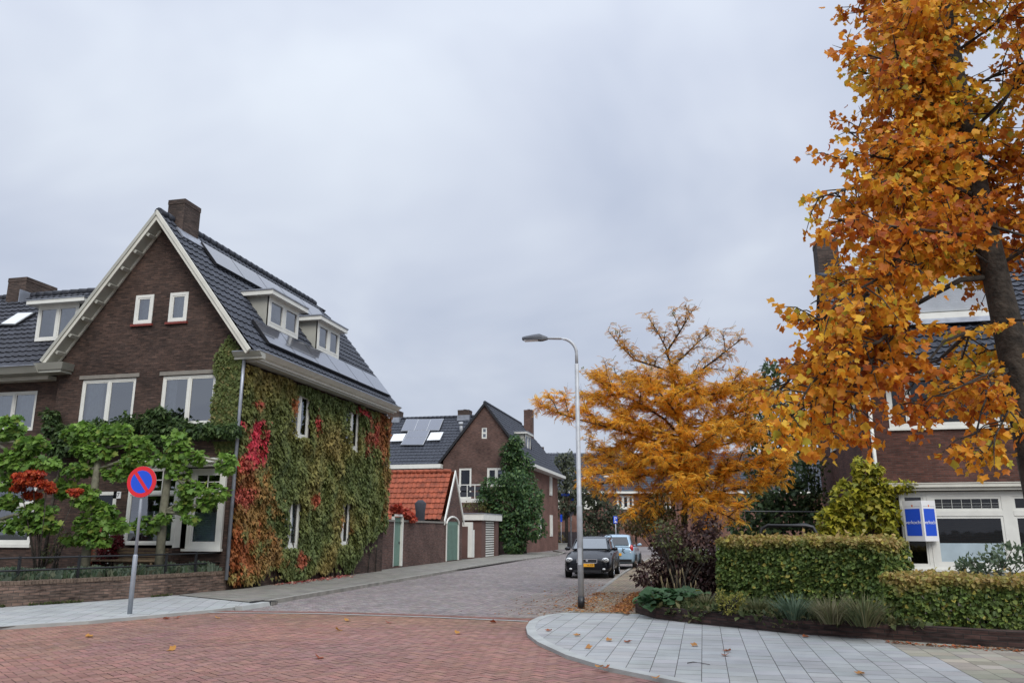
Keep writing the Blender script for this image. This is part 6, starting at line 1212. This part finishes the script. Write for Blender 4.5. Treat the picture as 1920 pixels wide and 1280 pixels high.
gr2 = MB().box(-.36, .36, -.035, .06, .665, .69).box(-.34, .34, -.03, .06, .53, .555).box(-.37, -.345, -.03, .06, .55, .67).box(.345, .37, -.03, .06, .55, .67).build('grille', 'chrome', c1_, local=True)
m = MB(); m.box(-.345, .345, .0, .05, .555, .665)
m.build('grille_mesh', 'black_frame', gr2, local=True); m = MB()
for k in range(3): m.box(-.34, .34, -.012, .0, .575+k*.028, .583+k*.028)
m.build('bar', 'lamp_head', gr2, local=True); MB().disc(A(0, -.03, .635), XU, UP, .045, .012, 18).build('badge', 'chrome', gr2, local=True)
pl_ = MB().box(-.26, .26, -.045, -.02, .415, .525).build('number_plate', 'plate', c1_, local=True); MB().box(-.26, -.215, -.048, -.045, .416, .524).build('blue_strip', 'sign_blue', pl_, local=True); text('H-XR', 'lettering', 'ink', pl_, (.12, -.047, .47), XU, UP, .105, local=True)
MB().box(-.5, .5, .0, .08, .22, .30).build('lower_intake', 'black_frame', c1_, local=True); MB().tube([(-.6, 1.25, 1.02), (-.1, 1.24, 1.035), (.1, 1.26, 1.03)], .01, 5).build('wiper', 'rubber', c1_, local=True)
c2_ = make_car('pale blue hatchback parked behind the black car showing its rear', (-3.85, 40.9, .004), R(180), 'car_blue',
 [(0, .6, .28, .6, .66), (.08, .74, .24, .68, .74), (.4, .82, .22, .82, .88), (.9, .84, .2, .93, 1.0), (1.3, .84, .2, .97, 1.02), (2.5, .84, .2, .99, 1.02), (3.3, .84, .22, 1.0, 1.02), (3.65, .80, .26, .98, 1.0), (3.78, .74, .30, .92, .95), (3.82, .70, .34, .8, .84)],
 [(.85, .76, .93, .70, .97), (1.3, .76, .93, .64, 1.25), (1.7, .76, .93, .58, 1.46), (2.4, .76, .93, .57, 1.54), (3.2, .75, .93, .56, 1.52), (3.52, .74, .93, .56, 1.45), (3.7, .73, .93, .64, 1.1), (3.76, .72, .93, .66, .98)],
 (.7, 3.15), [(-.62, 1.0, 1.06), (.62, 1.0, 1.06), (.5, 1.6, 1.40), (-.5, 1.6, 1.40)], [(-.6, 3.735, 1.06), (.6, 3.735, 1.06), (.5, 3.585, 1.40), (-.5, 3.585, 1.40)],
 [[(.72, 1.3, 1.02), (.72, 2.2, 1.02), (.60, 2.2, 1.45), (.61, 1.7, 1.39)], [(.72, 2.28, 1.02), (.71, 3.3, 1.04), (.595, 3.15, 1.43), (.6, 2.28, 1.46)]], screen='car_glass')
for s in (-1, 1): blob((s*.70, 3.70, .92), (.085, .11, .16)).build('tail_light', 'red_lens', c2_, local=True); blob((s*.66, 3.765, .74), (.05, .05, .04)).build('reverse_light', 'lens', c2_, local=True)
pl_ = MB().box(-.26, .26, 3.835, 3.85, .60, .71).build('number_plate', 'plate', c2_, local=True)
MB().box(-.7, .7, 3.80, 3.87, .32, .45).build('bumper_trim', 'black_frame', c2_, local=True)
lz_ = MB(); lz_.tube([(-.30, 3.79, .92), (-.34, 3.80, .86), (-.31, 3.81, .80), (-.36, 3.82, .74), (-.42, 3.83, .70)], [.02, .028, .024, .014, .005], 6)
for a, b in (((-.34, .87), (-.42, .90)), ((-.34, .85), (-.27, .82)), ((-.32, .78), (-.24, .77)), ((-.33, .77), (-.41, .78))): lz_.tube([(a[0], 3.81, a[1]), (b[0], 3.81, b[1])], .009, 4)
lz_.build('lizard_sticker', 'ink', c2_, local=True)
mirror(c2_, .78, 1.3, 1.03, 'car_blue'); MB().tube([(0, 3.0, 1.53), (0, 3.25, 1.78)], .006, 5).build('aerial', 'ink', c2_, local=True)

# ================================================================== FALLEN LEAVES
def ground_leaf(px, py, z, c, label, grp, s):
    p = at(px, py, Z=z+.012); a_ = rng.uniform(0, 2*math.pi); o = leaves('fallen_leaf', np.array([p]), np.array([(math.cos(a_), math.sin(a_), .08)]), np.array([(rng.normal(0, .25), rng.normal(0, .25), 1.)]), [s], np.array([c]), T_TULIP, 'leaf_dull')
    o.data.transform(Matrix.Translation(-Vector(p))); o.location = p; tag(o, label, 'leaf', grp)
for px, py in ((328, 1217), (648, 1163), (637, 1181), (728, 1167), (855, 1187), (306, 1159), (332, 1158), (409, 1157), (597, 1233), (930, 1166), (160, 1193)):
    ground_leaf(px, py, 0, (.45, .22, .05) if rng.random() < .6 else (.28, .07, .03), 'single dry fallen leaf lying on the red brick road', 'leaves on the red road', .13)
for px, py in ((1033, 1181), (1087, 1190), (1137, 1200), (1098, 1213), (1308, 1209), (1369, 1219), (1360, 1228), (1173, 1203), (1505, 1193), (1120, 1250), (1138, 1252), (1620, 1262), (1230, 1271)):
    ground_leaf(px, py, .045, (.30, .09, .03) if rng.random() < .6 else (.42, .2, .06), 'single brown fallen leaf lying on the pale grey paving tiles', 'leaves on the tiles', .11)
tw_ = thing('twig', 'thin bent twig lying on the grey paving tiles', 'twig', at(1310, 1243, Z=.05)); MB().tube([at(1289, 1242, Z=.056), at(1300, 1240, Z=.058), at(1315, 1242, Z=.056), at(1331, 1245, Z=.056)], [.006, .006, .005, .003], 5).build('stem', 'bark_dark', tw_)
n = 2600; tt_ = rng.random(n); GWa = np.array(GW); ks = np.linspace(0, 1, len(GWa)); pc = np.stack([np.interp(tt_, ks, GWa[:, 0])+.03+np.abs(rng.normal(0, .03, n)), np.interp(tt_, ks, GWa[:, 1])-.01, .055+0*tt_], 1); pc = pc[vn(pc, 1.1, 4.) > .05]; n = len(pc)
wd_ = leaves('weeds', pc, np.stack([.4+rng.normal(0, .5, n), -.3+rng.normal(0, .5, n), .7+0*pc[:, 0]], 1), rv(n), rng.uniform(.03, .09, n), pal([(.09, .11, .04), (.12, .12, .05), (.06, .08, .03)], n), T_OVAL, 'leaf_dull'); tag(wd_, kind='stuff')
n = 5200; t = rng.random(n); yy = 16.6+t*6.0; xx = np.where(rng.random(n) < .5, -1.55-np.abs(rng.normal(0, .24, n)), np.where(rng.random(n) < .5, -2.9+np.abs(rng.normal(0, .28, n)), rng.uniform(-2.9, -1.5, n))); kp = (yy > 17.05) | (xx > -1.45-(yy-16.)*.2); xx, yy = xx[kp], yy[kp]; n = len(xx)
kp = rng.random(n) < np.where(np.abs(xx+1.6) < .35, 1, .45); xx, yy = xx[kp], yy[kp]; n = len(xx)
lit = leaves('leaf_litter', np.stack([xx, yy, .062+.04*rng.random(n)*np.exp(-((xx+1.55)/.25)**2)], 1), np.stack([rng.normal(0, 1, n), rng.normal(0, 1, n), rng.normal(0, .2, n)], 1), np.stack([rng.normal(0, .3, n), rng.normal(0, .3, n), 1+0*xx], 1), rng.uniform(.03, .085, n), pal([(.36, .15, .04), (.28, .10, .035), (.42, .21, .07), (.2, .09, .04)], n), T_OVAL, 'leaf_dull'); tag(lit, kind='stuff')
n = 900; xx = rng.uniform(2.6, 9, n); yy = 13.55-(xx-2.7)*.31-np.abs(rng.normal(0, .10, n)); l2 = leaves('leaf_litter', np.stack([xx, yy, .055+0*xx], 1), np.stack([rng.normal(0, 1, n), rng.normal(0, 1, n), rng.normal(0, .2, n)], 1), np.stack([rng.normal(0, .3, n), rng.normal(0, .3, n), 1+0*xx], 1), rng.uniform(.03, .09, n), pal([(.30, .08, .03), (.22, .09, .04), (.36, .17, .06), (.12, .07, .04)], n), T_OVAL, 'leaf_dull'); tag(l2, kind='stuff')
n = 260; yy = rng.uniform(23, 28.5, n); l3 = leaves('leaf_litter', np.stack([-12.85+np.abs(rng.normal(0, .22, n)), yy, .085+0*yy], 1), np.stack([rng.normal(0, 1, n), rng.normal(0, 1, n), rng.normal(0, .2, n)], 1), np.stack([rng.normal(0, .3, n), rng.normal(0, .3, n), 1+0*yy], 1), rng.uniform(.06, .12, n), pal([(.38, .12, .10), (.30, .05, .05), (.45, .3, .22)], n), T_LOBED, 'leaf_dull'); tag(l3, kind='stuff')
n = 420; xx = -3.0-np.abs(rng.normal(0, .7, n)); yy = rng.uniform(16.2, 27, n); l4 = leaves('leaf_litter', np.stack([xx, yy, .014+0*xx], 1), np.stack([rng.normal(0, 1, n), rng.normal(0, 1, n), rng.normal(0, .2, n)], 1), np.stack([rng.normal(0, .3, n), rng.normal(0, .3, n), 1+0*yy], 1), rng.uniform(.03, .08, n), pal([(.36, .15, .04), (.28, .10, .035), (.2, .09, .04)], n), T_OVAL, 'leaf_dull'); tag(l4, kind='stuff')
